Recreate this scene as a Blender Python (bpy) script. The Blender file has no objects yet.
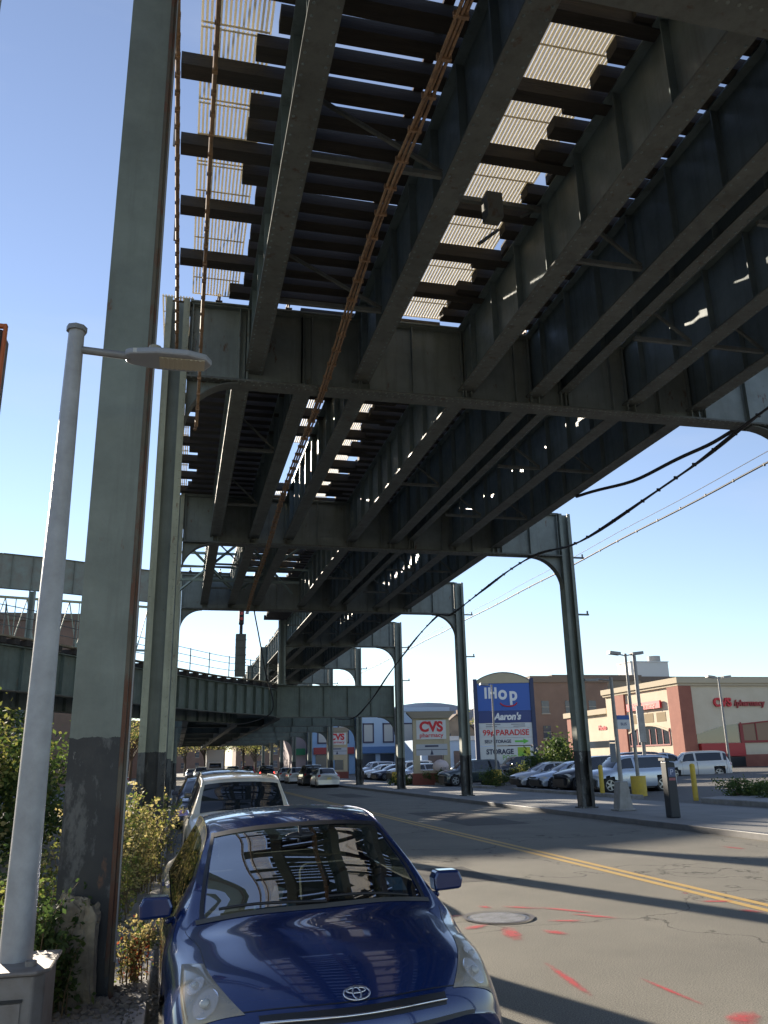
import bpy, bmesh, math, random
from mathutils import Vector, Matrix, Euler
R=math.radians; PI=math.pi
random.seed(7)
sc=bpy.context.scene
COL=sc.collection
# ------------------------------------------------------------------ camera
cd=bpy.data.cameras.new('camera'); cam=bpy.data.objects.new('camera',cd); COL.objects.link(cam)
F_PX=828.0; cd.sensor_fit='VERTICAL'; cd.sensor_height=24.0; cd.lens=24.0*F_PX/1024.0
cd.clip_start=.05; cd.clip_end=3000
yaw,pitch,roll=R(13.8),R(16.8),R(-1.2)
fw=Vector((math.sin(yaw)*math.cos(pitch),math.cos(yaw)*math.cos(pitch),math.sin(pitch)))
r0=Vector((math.cos(yaw),-math.sin(yaw),0)); u0=r0.cross(fw)
rv=r0*math.cos(roll)+u0*math.sin(roll); uv=-r0*math.sin(roll)+u0*math.cos(roll)
M4=Matrix(((rv.x,uv.x,-fw.x,0),(rv.y,uv.y,-fw.y,0),(rv.z,uv.z,-fw.z,1.8),(0,0,0,1)))
cam.matrix_world=M4
sc.camera=cam
# ------------------------------------------------------------------ sky, sun, exposure
SUN_AZ=math.atan2(-.35,.937)      # clockwise from +Y
SUN_EL=R(17.5)
w=bpy.data.worlds.new('World'); sc.world=w; w.use_nodes=True
nt=w.node_tree; bg=nt.nodes['Background']
sky=nt.nodes.new('ShaderNodeTexSky'); sky.sky_type='NISHITA'; sky.sun_disc=False
sky.sun_elevation=SUN_EL; sky.sun_rotation=SUN_AZ; sky.altitude=0; sky.air_density=1.0; sky.dust_density=0; sky.ozone_density=2.6
tcw=nt.nodes.new('ShaderNodeTexCoord'); mpw=nt.nodes.new('ShaderNodeMapping'); mpw.inputs['Scale'].default_value=(1.2,3.5,7); mpw.inputs['Rotation'].default_value=(0,0,.5); nt.links.new(tcw.outputs['Generated'],mpw.inputs[0])
nzw=nt.nodes.new('ShaderNodeTexNoise'); nzw.inputs['Scale'].default_value=1.6; nzw.inputs['Detail'].default_value=8; nt.links.new(mpw.outputs[0],nzw.inputs['Vector'])
rpw=nt.nodes.new('ShaderNodeValToRGB'); rpw.color_ramp.elements[0].position=.52; rpw.color_ramp.elements[1].position=.85; rpw.color_ramp.elements[1].color=(.28,.28,.28,1); nt.links.new(nzw.outputs['Fac'],rpw.inputs[0])
hs=nt.nodes.new('ShaderNodeHueSaturation'); hs.inputs['Saturation'].default_value=.84; hs.inputs['Hue'].default_value=.508; nt.links.new(sky.outputs[0],hs.inputs['Color'])
mxw=nt.nodes.new('ShaderNodeMix'); mxw.data_type='RGBA'; mxw.inputs['B'].default_value=(3.6,3.9,4.4,1); nt.links.new(rpw.outputs[0],mxw.inputs['Factor']); nt.links.new(hs.outputs[0],mxw.inputs['A'])
nt.links.new(mxw.outputs['Result'],bg.inputs[0]); bg.inputs[1].default_value=.08
sd=bpy.data.lights.new('sun','SUN'); sd.energy=5.0; sd.angle=R(.53); sd.color=(1,.885,.72)
so=bpy.data.objects.new('sun',sd); COL.objects.link(so)
sdir=Vector((math.sin(SUN_AZ)*math.cos(SUN_EL),math.cos(SUN_AZ)*math.cos(SUN_EL),math.sin(SUN_EL)))
so.rotation_euler=sdir.to_track_quat('Z','Y').to_euler(); so.location=(-20,60,40)
sc.view_settings.view_transform='Standard'; sc.view_settings.look='None'; sc.view_settings.gamma=1
sc.view_settings.exposure=1.4
sc.view_settings.use_curve_mapping=False
# ------------------------------------------------------------------ materials
MATS={}
def mat(name,c,rough=.6,metal=0,c2=None,scale=3,amt=.5,bump=0,bscale=40,spec=.5,coat=0,stretch=(1,1,1),emit=0,detail=6):
    if name in MATS: return MATS[name]
    m=bpy.data.materials.new(name); m.use_nodes=True; n=m.node_tree; b=n.nodes['Principled BSDF']
    b.inputs['Base Color'].default_value=(*c,1); b.inputs['Roughness'].default_value=rough; b.inputs['Metallic'].default_value=metal
    b.inputs['Specular IOR Level'].default_value=spec; b.inputs['Coat Weight'].default_value=coat; b.inputs['Coat Roughness'].default_value=.04
    tc=n.nodes.new('ShaderNodeTexCoord'); mp=n.nodes.new('ShaderNodeMapping'); mp.inputs['Scale'].default_value=stretch
    g=n.nodes.new('ShaderNodeNewGeometry')
    n.links.new(g.outputs['Position'],mp.inputs[0])
    if c2:
        t=n.nodes.new('ShaderNodeTexNoise'); t.inputs['Scale'].default_value=scale; t.inputs['Detail'].default_value=detail; t.inputs['Roughness'].default_value=.65
        r=n.nodes.new('ShaderNodeValToRGB'); r.color_ramp.elements[0].position=max(0,.5-amt*.35+.0); r.color_ramp.elements[1].position=min(1,.5+.3*amt)
        r.color_ramp.elements[0].color=(*c,1); r.color_ramp.elements[1].color=(*c2,1)
        n.links.new(mp.outputs[0],t.inputs['Vector']); n.links.new(t.outputs['Fac'],r.inputs[0]); n.links.new(r.outputs[0],b.inputs['Base Color'])
    if bump:
        t2=n.nodes.new('ShaderNodeTexNoise'); t2.inputs['Scale'].default_value=bscale; t2.inputs['Detail'].default_value=4
        bp=n.nodes.new('ShaderNodeBump'); bp.inputs['Strength'].default_value=bump; bp.inputs['Distance'].default_value=.02
        n.links.new(mp.outputs[0],t2.inputs['Vector']); n.links.new(t2.outputs['Fac'],bp.inputs['Height']); n.links.new(bp.outputs[0],b.inputs['Normal'])
    if emit: b.inputs['Emission Color'].default_value=(*c,1); b.inputs['Emission Strength'].default_value=emit
    MATS[name]=m; return m
def N(m): return m.node_tree,m.node_tree.nodes['Principled BSDF']
def steel(name,base,stain,rust,rust_amt=.62,rough=.45,split=False):
    """old railway paint: blotchy fade, vertical dirt runs, rust freckles; optional black painted foot below about two metres"""
    if name in MATS: return MATS[name]
    m=bpy.data.materials.new(name); m.use_nodes=True; n,b=N(m); L=n.links.new
    g=n.nodes.new('ShaderNodeNewGeometry')
    def noise(sc_,det,vec_scale):
        mp=n.nodes.new('ShaderNodeMapping'); mp.inputs['Scale'].default_value=vec_scale; L(g.outputs['Position'],mp.inputs[0])
        t=n.nodes.new('ShaderNodeTexNoise'); t.inputs['Scale'].default_value=sc_; t.inputs['Detail'].default_value=det; t.inputs['Roughness'].default_value=.7
        L(mp.outputs[0],t.inputs['Vector']); return t.outputs['Fac']
    def ramp(f,a,b_,c0=(0,0,0,1),c1=(1,1,1,1)):
        r=n.nodes.new('ShaderNodeValToRGB'); r.color_ramp.elements[0].position=a; r.color_ramp.elements[1].position=b_
        r.color_ramp.elements[0].color=c0; r.color_ramp.elements[1].color=c1; L(f,r.inputs[0]); return r.outputs[0]
    def mix(f,a,b_):
        x=n.nodes.new('ShaderNodeMix'); x.data_type='RGBA'; L(f,x.inputs['Factor']); 
        for s,v in ((x.inputs['A'],a),(x.inputs['B'],b_)):
            if isinstance(v,tuple): s.default_value=(*v,1)
            else: L(v,s)
        return x.outputs['Result']
    col=mix(ramp(noise(1.1,6,(1,1,1)),.35,.7),tuple(x*.82 for x in base),tuple(x*1.25 for x in base))
    col=mix(ramp(noise(2.2,8,(2.4,2.4,.16)),.5,.78),col,stain)
    if split:
        sp=n.nodes.new('ShaderNodeSeparateXYZ'); L(g.outputs['Position'],sp.inputs[0])
        mr=n.nodes.new('ShaderNodeMath'); mr.operation='GREATER_THAN'; mr.inputs[1].default_value=2.08; ad=n.nodes.new('ShaderNodeMath'); ad.operation='MULTIPLY_ADD'; ad.inputs[1].default_value=.09; L(noise(6,4,(1,1,1)),ad.inputs[0]); L(sp.outputs['Z'],ad.inputs[2]); L(ad.outputs[0],mr.inputs[0])
        blk=mix(ramp(noise(1.6,8,(2,2,.8)),.5,.56),(.02,.022,.024),(.085,.088,.085))
        blk=mix(ramp(noise(3.3,8,(1,1,.5)),.62,.65),blk,(.24,.24,.22))
        col=mix(mr.outputs[0],blk,col)
    col=mix(ramp(noise(3.2,10,(1.5,1.5,.6)),rust_amt-.03,rust_amt+.05),col,rust)
    L(col,b.inputs['Base Color']); b.inputs['Roughness'].default_value=rough
    L(ramp(noise(4,6,(1,1,1)),.3,.8,(rough-.1,)*3+(1,),(rough+.25,)*3+(1,)),b.inputs['Roughness'])
    bp=n.nodes.new('ShaderNodeBump'); bp.inputs['Strength'].default_value=.25; bp.inputs['Distance'].default_value=.012; L(noise(7,8,(1,1,.6)),bp.inputs['Height']); L(bp.outputs[0],b.inputs['Normal'])
    MATS[name]=m; return m
RUST=(.13,.06,.03)
M_COL=steel('column paint',(.165,.19,.165),(.12,.13,.11),RUST,.66,.5,True)
M_ANG=steel('column angle paint',(.30,.31,.23),(.2,.2,.14),RUST,.66,.5,True)
M_GIR=steel('girder paint',(.14,.18,.185),(.07,.085,.085),(.08,.055,.04),.68,.4)
M_CRS=steel('cross girder paint',(.175,.20,.185),(.11,.12,.105),(.11,.06,.035),.64,.45)
M_FLG=steel('flange grime',(.115,.125,.115),(.07,.07,.06),(.085,.06,.042),.62,.6)
M_LOW=steel('lower line paint',(.11,.14,.125),(.07,.085,.075),RUST,.66,.5)
M_TIE=mat('creosoted timber',(.026,.023,.021),.85,c2=(.055,.047,.04),scale=2,amt=.6,bump=.5,bscale=14,stretch=(.4,4,4))
M_RAIL=mat('rail steel',(.1,.07,.055),.5,.6)
M_CABLE=mat('cable rubber',(.03,.03,.035),.6)
M_COPPER=mat('old cable sheath',(.36,.21,.11),.5,c2=(.16,.1,.06),scale=12)
def grating_mat():
    m=mat('walkway fibreglass',(.76,.72,.62),.6,c2=(.66,.6,.48),scale=4)
    n,b=N(m); tr=n.nodes.new('ShaderNodeBsdfTranslucent'); tr.inputs[0].default_value=(.9,.84,.68,1)
    mx=n.nodes.new('ShaderNodeMixShader'); mx.inputs[0].default_value=.5
    o=n.nodes['Material Output']; n.links.new(b.outputs[0],mx.inputs[1]); n.links.new(tr.outputs[0],mx.inputs[2]); n.links.new(mx.outputs[0],o.inputs[0]); return m
M_GRT=grating_mat()
M_CONC=mat('old concrete',(.34,.29,.2),.9,c2=(.17,.14,.1),scale=5,bump=1.0,bscale=16)
M_SIDE=mat('sidewalk concrete',(.27,.255,.23),.9,c2=(.19,.18,.165),scale=1.3,amt=.9,bump=.25,bscale=60)
M_KERB=mat('kerb stone',(.3,.29,.28),.8,c2=(.2,.19,.18),scale=4,bump=.3)
M_SOIL=mat('dry soil',(.13,.1,.07),.95,c2=(.22,.19,.14),scale=6,bump=1,bscale=20)
M_GALV=mat('galvanised steel',(.30,.30,.30),.5,.3,c2=(.19,.185,.18),scale=4,amt=.7,bump=.15)
M_YEL=mat('yellow paint',(.62,.44,.04),.55,c2=(.5,.35,.06),scale=6)
M_BLACK=mat('black plastic',(.015,.015,.017),.45)
M_TYRE=mat('tyre rubber',(.02,.02,.022),.8)
M_RIM=mat('alloy rim',(.4,.41,.42),.3,.8)
M_CHR=mat('chrome',(.7,.7,.72),.12,1)
M_DGL=mat('dark car glass',(.012,.016,.02),.03,spec=.9)
M_HL=mat('headlamp lens',(.5,.48,.42),.12,spec=.8,coat=.6)
M_TL=mat('tail lamp red',(.42,.02,.02),.15)
M_TLon=mat('brake lamp glowing',(1,.06,.04),.2,emit=2.5)
M_PLATE=mat('number plate',(.6,.5,.2),.5)
def paint(name,c,metal=0,rough=.28): return mat('car paint '+name,c,rough,metal,coat=1,spec=.5)
P_BLUE=paint('deep blue',(.006,.024,.115),.25,.2)
P_WHITE=paint('white',(.62,.62,.6)); P_SILV=paint('silver',(.42,.43,.45),.5,.3); P_BLK=paint('black',(.012,.012,.014)); P_RED=paint('red',(.4,.03,.02)); P_CREAM=paint('cream white',(.60,.56,.46)); P_DKG=paint('dark green grey',(.03,.045,.05)); P_ICE=paint('pale blue silver',(.40,.46,.55),.4,.3); P_NAVY=paint('navy',(.015,.02,.045))
# ------------------------------------------------------------------ mesh builder
class MB:
    def __init__(s): s.v=[]; s.f=[]; s.mi=[]; s.cur=0; s.sm=[]
    def add(s,vs,fs,smooth=False):
        o=len(s.v); s.v+= [tuple(v) for v in vs]
        for f in fs: s.f.append(tuple(i+o for i in f)); s.mi.append(s.cur); s.sm.append(smooth)
    def box(s,x0,x1,y0,y1,z0,z1,rot=None,piv=None):
        vs=[Vector((x,y,z)) for z in (z0,z1) for y in (y0,y1) for x in (x0,x1)]
        if rot:
            m=Euler(rot).to_matrix(); p=Vector(piv) if piv else Vector(((x0+x1)/2,(y0+y1)/2,(z0+z1)/2))
            vs=[m@(v-p)+p for v in vs]
        s.add(vs,[(0,2,3,1),(4,5,7,6),(0,1,5,4),(2,6,7,3),(0,4,6,2),(1,3,7,5)])
    def bar(s,p,q,w,h,up=(0,0,1)):
        p=Vector(p);q=Vector(q);d=(q-p); 
        if d.length<1e-6: return
        d.normalize(); up=Vector(up)
        if abs(d.dot(up))>.98: up=Vector((0,1,0))
        a=d.cross(up).normalized(); b=a.cross(d).normalized()
        vs=[e+a*sx*w/2+b*sy*h/2 for e in (p,q) for sx,sy in ((-1,-1),(1,-1),(1,1),(-1,1))]
        s.add(vs,[(0,1,2,3),(7,6,5,4),(0,4,5,1),(1,5,6,2),(2,6,7,3),(3,7,4,0)])
    def tube(s,pts,r,n=8,caps=True,r1=None):
        pts=[Vector(p) for p in pts]; k=len(pts); vs=[]; fs=[]
        for i,p in enumerate(pts):
            d=(pts[min(i+1,k-1)]-pts[max(i-1,0)]).normalized()
            up=Vector((0,0,1)) if abs(d.z)<.9 else Vector((0,1,0))
            a=d.cross(up).normalized(); b=a.cross(d)
            rr=r if r1 is None else r+(r1-r)*i/(k-1)
            for j in range(n):
                t=2*PI*j/n; vs.append(p+a*math.cos(t)*rr+b*math.sin(t)*rr)
        for i in range(k-1):
            for j in range(n): fs.append((i*n+j,i*n+(j+1)%n,(i+1)*n+(j+1)%n,(i+1)*n+j))
        s.add(vs,fs,True)
        if caps: s.add(vs[:n],[tuple(range(n))]); s.add(vs[-n:],[tuple(range(n))[::-1]])
    def prism(s,poly,axis,a,b,smooth=False):
        """poly: 2D outline, extruded along axis ('x','y','z') from a to b"""
        n=len(poly)
        def P(u,v,t): return {'x':(t,u,v),'y':(u,t,v),'z':(u,v,t)}[axis]
        vs=[P(u,v,a) for u,v in poly]+[P(u,v,b) for u,v in poly]
        s.add(vs,[tuple(range(n))[::-1],tuple(range(n,2*n))]+[(i,(i+1)%n,n+(i+1)%n,n+i) for i in range(n)])
    def dome(s,c,r,nrm,n=6):
        c=Vector(c);nrm=Vector(nrm); up=Vector((0,0,1)) if abs(nrm.z)<.9 else Vector((1,0,0)); a=nrm.cross(up).normalized(); b=a.cross(nrm)
        vs=[c+(a*math.cos(2*PI*j/n)+b*math.sin(2*PI*j/n))*r for j in range(n)]+[c+(a*math.cos(2*PI*j/n)+b*math.sin(2*PI*j/n))*r*.6+nrm*r*.55 for j in range(n)]
        s.add(vs,[(j,(j+1)%n,n+(j+1)%n,n+j) for j in range(n)]+[tuple(range(n,2*n))])
    def sphere(s,c,rx,ry,rz,nu=12,nv=8):
        vs=[];fs=[]
        for i in range(nv+1):
            t=PI*i/nv
            for j in range(nu):
                p=2*PI*j/nu; vs.append((c[0]+rx*math.sin(t)*math.cos(p),c[1]+ry*math.sin(t)*math.sin(p),c[2]+rz*math.cos(t)))
        for i in range(nv):
            for j in range(nu): fs.append((i*nu+j,(i+1)*nu+j,(i+1)*nu+(j+1)%nu,i*nu+(j+1)%nu))
        s.add(vs,fs,True)
    def build(s,name,mats,parent=None,off=None,bevel=0):
        me=bpy.data.meshes.new(name); vs=s.v
        if off is not None: vs=[(x-off[0],y-off[1],z-off[2]) for x,y,z in vs]
        me.from_pydata(vs,[],s.f)
        if not isinstance(mats,(list,tuple)): mats=[mats]
        for m in mats: me.materials.append(m)
        me.polygons.foreach_set('material_index',s.mi); me.polygons.foreach_set('use_smooth',s.sm); me.update()
        me.validate()
        o=bpy.data.objects.new(name,me); COL.objects.link(o)
        if parent: o.parent=parent
        if bevel:
            bv=o.modifiers.new('bevel','BEVEL'); bv.width=bevel; bv.segments=2; bv.limit_method='ANGLE'; bv.angle_limit=R(40)
        return o
def tag(o,label=None,cat=None,group=None,kind=None):
    if label: o['label']=label
    if cat: o['category']=cat
    if group: o['group']=group
    if kind: o['kind']=kind
    return o
def empty(name,loc,label,cat,group=None,rz=0):
    o=bpy.data.objects.new(name,None); COL.objects.link(o); o.location=loc; o.rotation_euler=(0,0,rz); o.empty_display_size=.2
    return tag(o,label,cat,group)
def dup(o,parent=None):
    c=o.copy(); COL.objects.link(c)
    if parent: c.parent=parent
    for ch in list(o.children): dup(ch,c)
    return c
def text(s,size,m,loc,rot,name='lettering',parent=None,ext=.02,bold=0,sx=1,align='CENTER',shear=0):
    cu=bpy.data.curves.new('txt','FONT'); cu.body=s; cu.size=size; cu.extrude=ext; cu.offset=bold; cu.align_x=align; cu.align_y='CENTER'; cu.shear=shear
    t=bpy.data.objects.new('txt',cu); COL.objects.link(t)
    dg=bpy.context.evaluated_depsgraph_get(); me=bpy.data.meshes.new_from_object(t.evaluated_get(dg)); bpy.data.objects.remove(t)
    for v in me.vertices: v.co.x*=sx
    me.materials.clear(); me.materials.append(m)
    o=bpy.data.objects.new(name,me); COL.objects.link(o); o.location=loc; o.rotation_euler=rot
    if parent: o.parent=parent
    return o
def struct(o): o['kind']='structure'; return o
# ------------------------------------------------------------------ ground, road, pavements
def sheet(name,x0,x1,y0,y1,z,m): b=MB(); b.add([(x0,y0,z),(x1,y0,z),(x1,y1,z),(x0,y1,z)],[(0,1,2,3)]); return struct(b.build(name,m))
def asphalt(name,c,c2,crack=True):
    m=mat(name,c,.85,c2=c2,scale=.6,amt=1,bump=.5,bscale=160,spec=.3); n,b=N(m); L=n.links.new
    src=b.inputs['Base Color'].links[0].from_socket
    g=[x for x in n.nodes if x.type=='NEW_GEOMETRY'][0]
    sp=n.nodes.new('ShaderNodeTexNoise'); sp.inputs['Scale'].default_value=90; sp.inputs['Detail'].default_value=3; L(g.outputs['Position'],sp.inputs['Vector'])
    r=n.nodes.new('ShaderNodeValToRGB'); r.color_ramp.elements[0].position=.3; r.color_ramp.elements[0].color=(.4,.4,.4,1); r.color_ramp.elements[1].position=.72; r.color_ramp.elements[1].color=(1.6,1.57,1.52,1); L(sp.outputs['Fac'],r.inputs[0])
    mx=n.nodes.new('ShaderNodeMix'); mx.data_type='RGBA'; mx.blend_type='MULTIPLY'; mx.inputs['Factor'].default_value=1; L(src,mx.inputs['A']); L(r.outputs[0],mx.inputs['B'])
    out=mx.outputs['Result']
    if crack:
        ns=n.nodes.new('ShaderNodeTexNoise'); ns.inputs['Scale'].default_value=1.4; ns.inputs['Detail'].default_value=6; L(g.outputs['Position'],ns.inputs['Vector'])
        va=n.nodes.new('ShaderNodeVectorMath'); va.operation='SCALE'; va.inputs['Scale'].default_value=1.3; L(ns.outputs['Color'],va.inputs[0])
        vb=n.nodes.new('ShaderNodeVectorMath'); vb.operation='ADD'; L(g.outputs['Position'],vb.inputs[0]); L(va.outputs[0],vb.inputs[1])
        vo=n.nodes.new('ShaderNodeTexVoronoi'); vo.feature='DISTANCE_TO_EDGE'; vo.inputs['Scale'].default_value=.27; L(vb.outputs[0],vo.inputs['Vector'])
        r2=n.nodes.new('ShaderNodeValToRGB'); r2.color_ramp.elements[0].position=.002; r2.color_ramp.elements[0].color=(.25,.25,.25,1); r2.color_ramp.elements[1].position=.005; r2.color_ramp.elements[1].color=(1,1,1,1); L(vo.outputs['Distance'],r2.inputs[0])
        m2=n.nodes.new('ShaderNodeMix'); m2.data_type='RGBA'; m2.blend_type='MULTIPLY'; m2.inputs['Factor'].default_value=1; L(out,m2.inputs['A']); L(r2.outputs[0],m2.inputs['B']); out=m2.outputs['Result']
    L(out,b.inputs['Base Color']); return m
M_ASPH=asphalt('street asphalt',(.245,.232,.198),(.16,.152,.132)); M_LOT=asphalt('parking lot asphalt',(.16,.152,.14),(.125,.12,.112),False)
sheet('ground',-1500,1500,-600,2600,-.06,mat('dusty ground',(.16,.145,.12),.95,c2=(.11,.105,.085),scale=.05))
sheet('road',-.13,12.5,-60,420,0,M_ASPH)
KX=12.5
b=MB(); b.box(KX,KX+.16,-60,420,-.05,.145); struct(b.build('kerb',mat('dark kerb steel',(.16,.15,.15),.6,c2=(.1,.1,.1),scale=3),bevel=.02))
b=MB(); b.box(-.28,-.13,-60,420,-.05,.15); struct(b.build('kerb',M_KERB,bevel=.015))
def slab_mat():
    m=mat('pavement slabs',(.26,.25,.235),.9,c2=(.2,.195,.185),scale=.9,amt=1,bump=.25,bscale=60); n,b_=N(m); L=n.links.new
    src=b_.inputs['Base Color'].links[0].from_socket; g=[x for x in n.nodes if x.type=='NEW_GEOMETRY'][0]
    br=n.nodes.new('ShaderNodeTexBrick'); br.offset=0; br.inputs['Scale'].default_value=1; br.inputs['Brick Width'].default_value=1.5; br.inputs['Row Height'].default_value=1.5; br.inputs['Mortar Size'].default_value=.012
    br.inputs['Color1'].default_value=(1,1,1,1); br.inputs['Color2'].default_value=(.88,.88,.88,1); br.inputs['Mortar'].default_value=(.4,.4,.4,1); L(g.outputs['Position'],br.inputs['Vector'])
    mx=n.nodes.new('ShaderNodeMix'); mx.data_type='RGBA'; mx.blend_type='MULTIPLY'; mx.inputs['Factor'].default_value=1; L(src,mx.inputs['A']); L(br.outputs['Color'],mx.inputs['B']); L(mx.outputs['Result'],b_.inputs['Base Color']); return m
M_SLAB=slab_mat()
b=MB(); b.box(KX+.165,18.2,-60,420,-.05,.14); struct(b.build('pavement',M_SLAB))
b=MB(); b.box(-2.6,-.285,-60,420,-.05,.145); struct(b.build('pavement',M_SLAB))
# rough soil verge left of the pavement
b=MB(); gx=[-2.2-i*.35 for i in range(9)]; gy=[2+j*.45 for j in range(70)]
vs=[(x,y,.15+(.12*random.random()+.05 if 0<i<8 else .0)) for i,x in enumerate(gx) for y in gy]; ny=len(gy)
b.add(vs,[(i*ny+j,i*ny+j+1,(i+1)*ny+j+1,(i+1)*ny+j) for i in range(8) for j in range(ny-1)],True); struct(b.build('soil_verge',M_SOIL))
sheet('side_street',-40,-5.2,-60,300,.03,M_LOT)
# parking lot rises away from the street
def lotz(x,y=0): return .12+max(0,min(1,(x-19)/18))*.75
b=MB(); xs=[18.2,19,22,26,30,34,37,60,150]; ys=[-60,0,20,40,60,90,200]
vs=[(x,y,lotz(x)) for x in xs for y in ys]; n_=len(ys)
b.add(vs,[(i*n_+j,(i+1)*n_+j,(i+1)*n_+j+1,i*n_+j+1) for i in range(len(xs)-1) for j in range(n_-1)]); struct(b.build('parking_lot',M_LOT))
# markings
M_LINE=mat('road paint yellow',(.55,.33,.06),.7,c2=(.36,.25,.09),scale=9,amt=.9)
M_WLINE=mat('road paint white',(.5,.5,.48),.7,c2=(.3,.3,.29),scale=9,amt=.9)
for x in (6.98,7.22): sheet('road_marking',x-.065,x+.065,-30,300,.004,M_LINE)
for y0 in (64,64.6): sheet('road_marking',8,12.2,y0,y0+.22,.004,M_WLINE)
def spray_mat():
    m=bpy.data.materials.new('red survey paint'); m.use_nodes=True; n,b_=N(m); L=n.links.new
    b_.inputs['Base Color'].default_value=(.55,.045,.06,1); b_.inputs['Roughness'].default_value=.8
    g=n.nodes.new('ShaderNodeNewGeometry'); t=n.nodes.new('ShaderNodeTexNoise'); t.inputs['Scale'].default_value=5; t.inputs['Detail'].default_value=10; t.inputs['Roughness'].default_value=.8; L(g.outputs['Position'],t.inputs['Vector'])
    tc=n.nodes.new('ShaderNodeTexCoord'); gr=n.nodes.new('ShaderNodeTexGradient'); gr.gradient_type='SPHERICAL'; mp=n.nodes.new('ShaderNodeMapping'); mp.inputs['Location'].default_value=(-1,-1,0); mp.inputs['Scale'].default_value=(2,2,1); L(tc.outputs['Generated'],mp.inputs[0]); L(mp.outputs[0],gr.inputs[0])
    a=n.nodes.new('ShaderNodeMath'); a.operation='ADD'; L(t.outputs['Fac'],a.inputs[0]); L(gr.outputs['Fac'],a.inputs[1])
    r=n.nodes.new('ShaderNodeValToRGB'); r.color_ramp.elements[0].position=.66; r.color_ramp.elements[1].position=.95; r.color_ramp.elements[1].color=(.6,.6,.6,1); L(a.outputs[0],r.inputs[0]); L(r.outputs[0],b_.inputs['Alpha']); return m
M_SPRAY=spray_mat()
for (x,y,l,wd,a) in [(3.35,9.75,.5,.13,-150),(3.2,10.55,.55,.12,160),(4.35,10.75,.7,.12,-35),(4.45,9.75,.45,.1,-20),(3.85,10.2,.35,.07,15),(4.9,9.9,.8,.1,-50),(3.59, 9.27, 0.92, 0.16, -101), (4.06, 9.16, 0.45, 0.14, -66), (3.32, 7.32, 1.47, 0.07, -96), (3.92, 6.73, 1.03, 0.05, -88), (4.01, 5.91, 0.29, 0.3, -47), (6.83, 10.32, 0.59, 0.12, -14), (6.77, 9.56, 0.38, 0.14, -53), (3.91, 10.95, 0.29, 0.1, -72), (4.76, 10.4, 0.99, 0.1, -51), (11.0, 15.82, 0.96, 0.12, -81), (6.83, 11.04, 0.14, 0.07, -60)]:
    b=MB(); b.add([(-l/2,-wd/2,0),(l/2,-wd/2,0),(l/2,wd/2,0),(-l/2,wd/2,0)],[(0,1,2,3)]); o=struct(b.build('spray_paint_mark',M_SPRAY)); o.scale=(1.25,2.0,1); o.location=(x,y,.006); o.rotation_euler=(0,0,R(a))
M_PATCH=asphalt('patched asphalt',(.105,.1,.095),(.085,.082,.078),False)
for (x0,x1,y0,y1) in ((8.2,10.1,24,31),(1.9,3.0,22,30),(8.8,10.4,46,52),(3.9,5.0,13.2,15.1)): sheet('road_patch',x0,x1,y0,y1,.0025,M_PATCH)
# manhole
mh=empty('manhole_cover',(3.8,10.2,0),'round grey iron manhole cover with a raised dot pattern in the road','manhole cover'); mh.scale=(.85,.85,1)
b=MB(); n=40
b.add([(.43*math.cos(2*PI*i/n),.43*math.sin(2*PI*i/n),.008) for i in range(n)],[tuple(range(n))])
for i in range(-9,10):
    for j in range(-9,10):
        x,y=i*.044,j*.044
        if x*x+y*y<.15: b.box(x-.011,x+.011,y-.011,y+.011,.0085,.013)
b.build('lid',mat('manhole iron',(.24,.25,.29),.45,.5,c2=(.12,.12,.12),scale=9),mh)
b=MB()
for i in range(n):
    a,c=2*PI*i/n,2*PI*(i+1)/n
    b.add([(r_*math.cos(t),r_*math.sin(t),.014) for r_,t in ((.44,a),(.50,a),(.50,c),(.44,c))],[(0,1,2,3)])
b.build('frame_ring',mat('manhole ring',(.11,.1,.1),.6,.3),mh)
# ------------------------------------------------------------------ elevated railway
ZB,ZT=9.05,10.75
BENTS=[-7.0,5.55,15.3,28.0,40.7,53.5,66.5,79.5,92.5,105.5,118.5,131.5,144.5]
GX0=[1.12,3.3,5.6,7.15,7.85,9.45,11.05]         # near bays
GX1=[.9,2.2,3.4,5.6,7.15,7.85,9.45,11.05]       # bays beyond the first bent
GX2=[6.6,7.9,9.45,11.05]
RP=13.9; LP=-.42
def h_column(b,x,y,z0,z1,wf=.46,df=.42,rivets=True,ang=True):
    """two channel-like sides with a recessed web between, lacing rivets down the edges"""
    b.cur=0; b.box(x-wf/2+.05,x+wf/2-.05,y-.02,y+.02,z0,z1)
    for s in (-1,1):
        xe=x+s*wf/2
        b.cur=0; b.box(min(xe,xe-s*.025),max(xe,xe-s*.025),y-df/2+.004,y+df/2-.004,z0,z1-.002)
        b.cur=1 if ang else 0
        for t in (-1,1):
            b.box(min(xe,xe-s*.12),max(xe,xe-s*.12),min(y+t*df/2,y+t*(df/2-.022)),max(y+t*df/2,y+t*(df/2-.022)),z0,z1)
        if rivets:
            z=z0+.4
            while z<z1:
                b.dome((xe-s*.035,y-df/2,z),.016,(0,-1,0),5); z+=.16
    b.cur=0; b.box(x-wf/2-.08,x+wf/2+.08,y-df/2-.06,y+df/2+.06,z0-.02,z0+.035)
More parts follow.
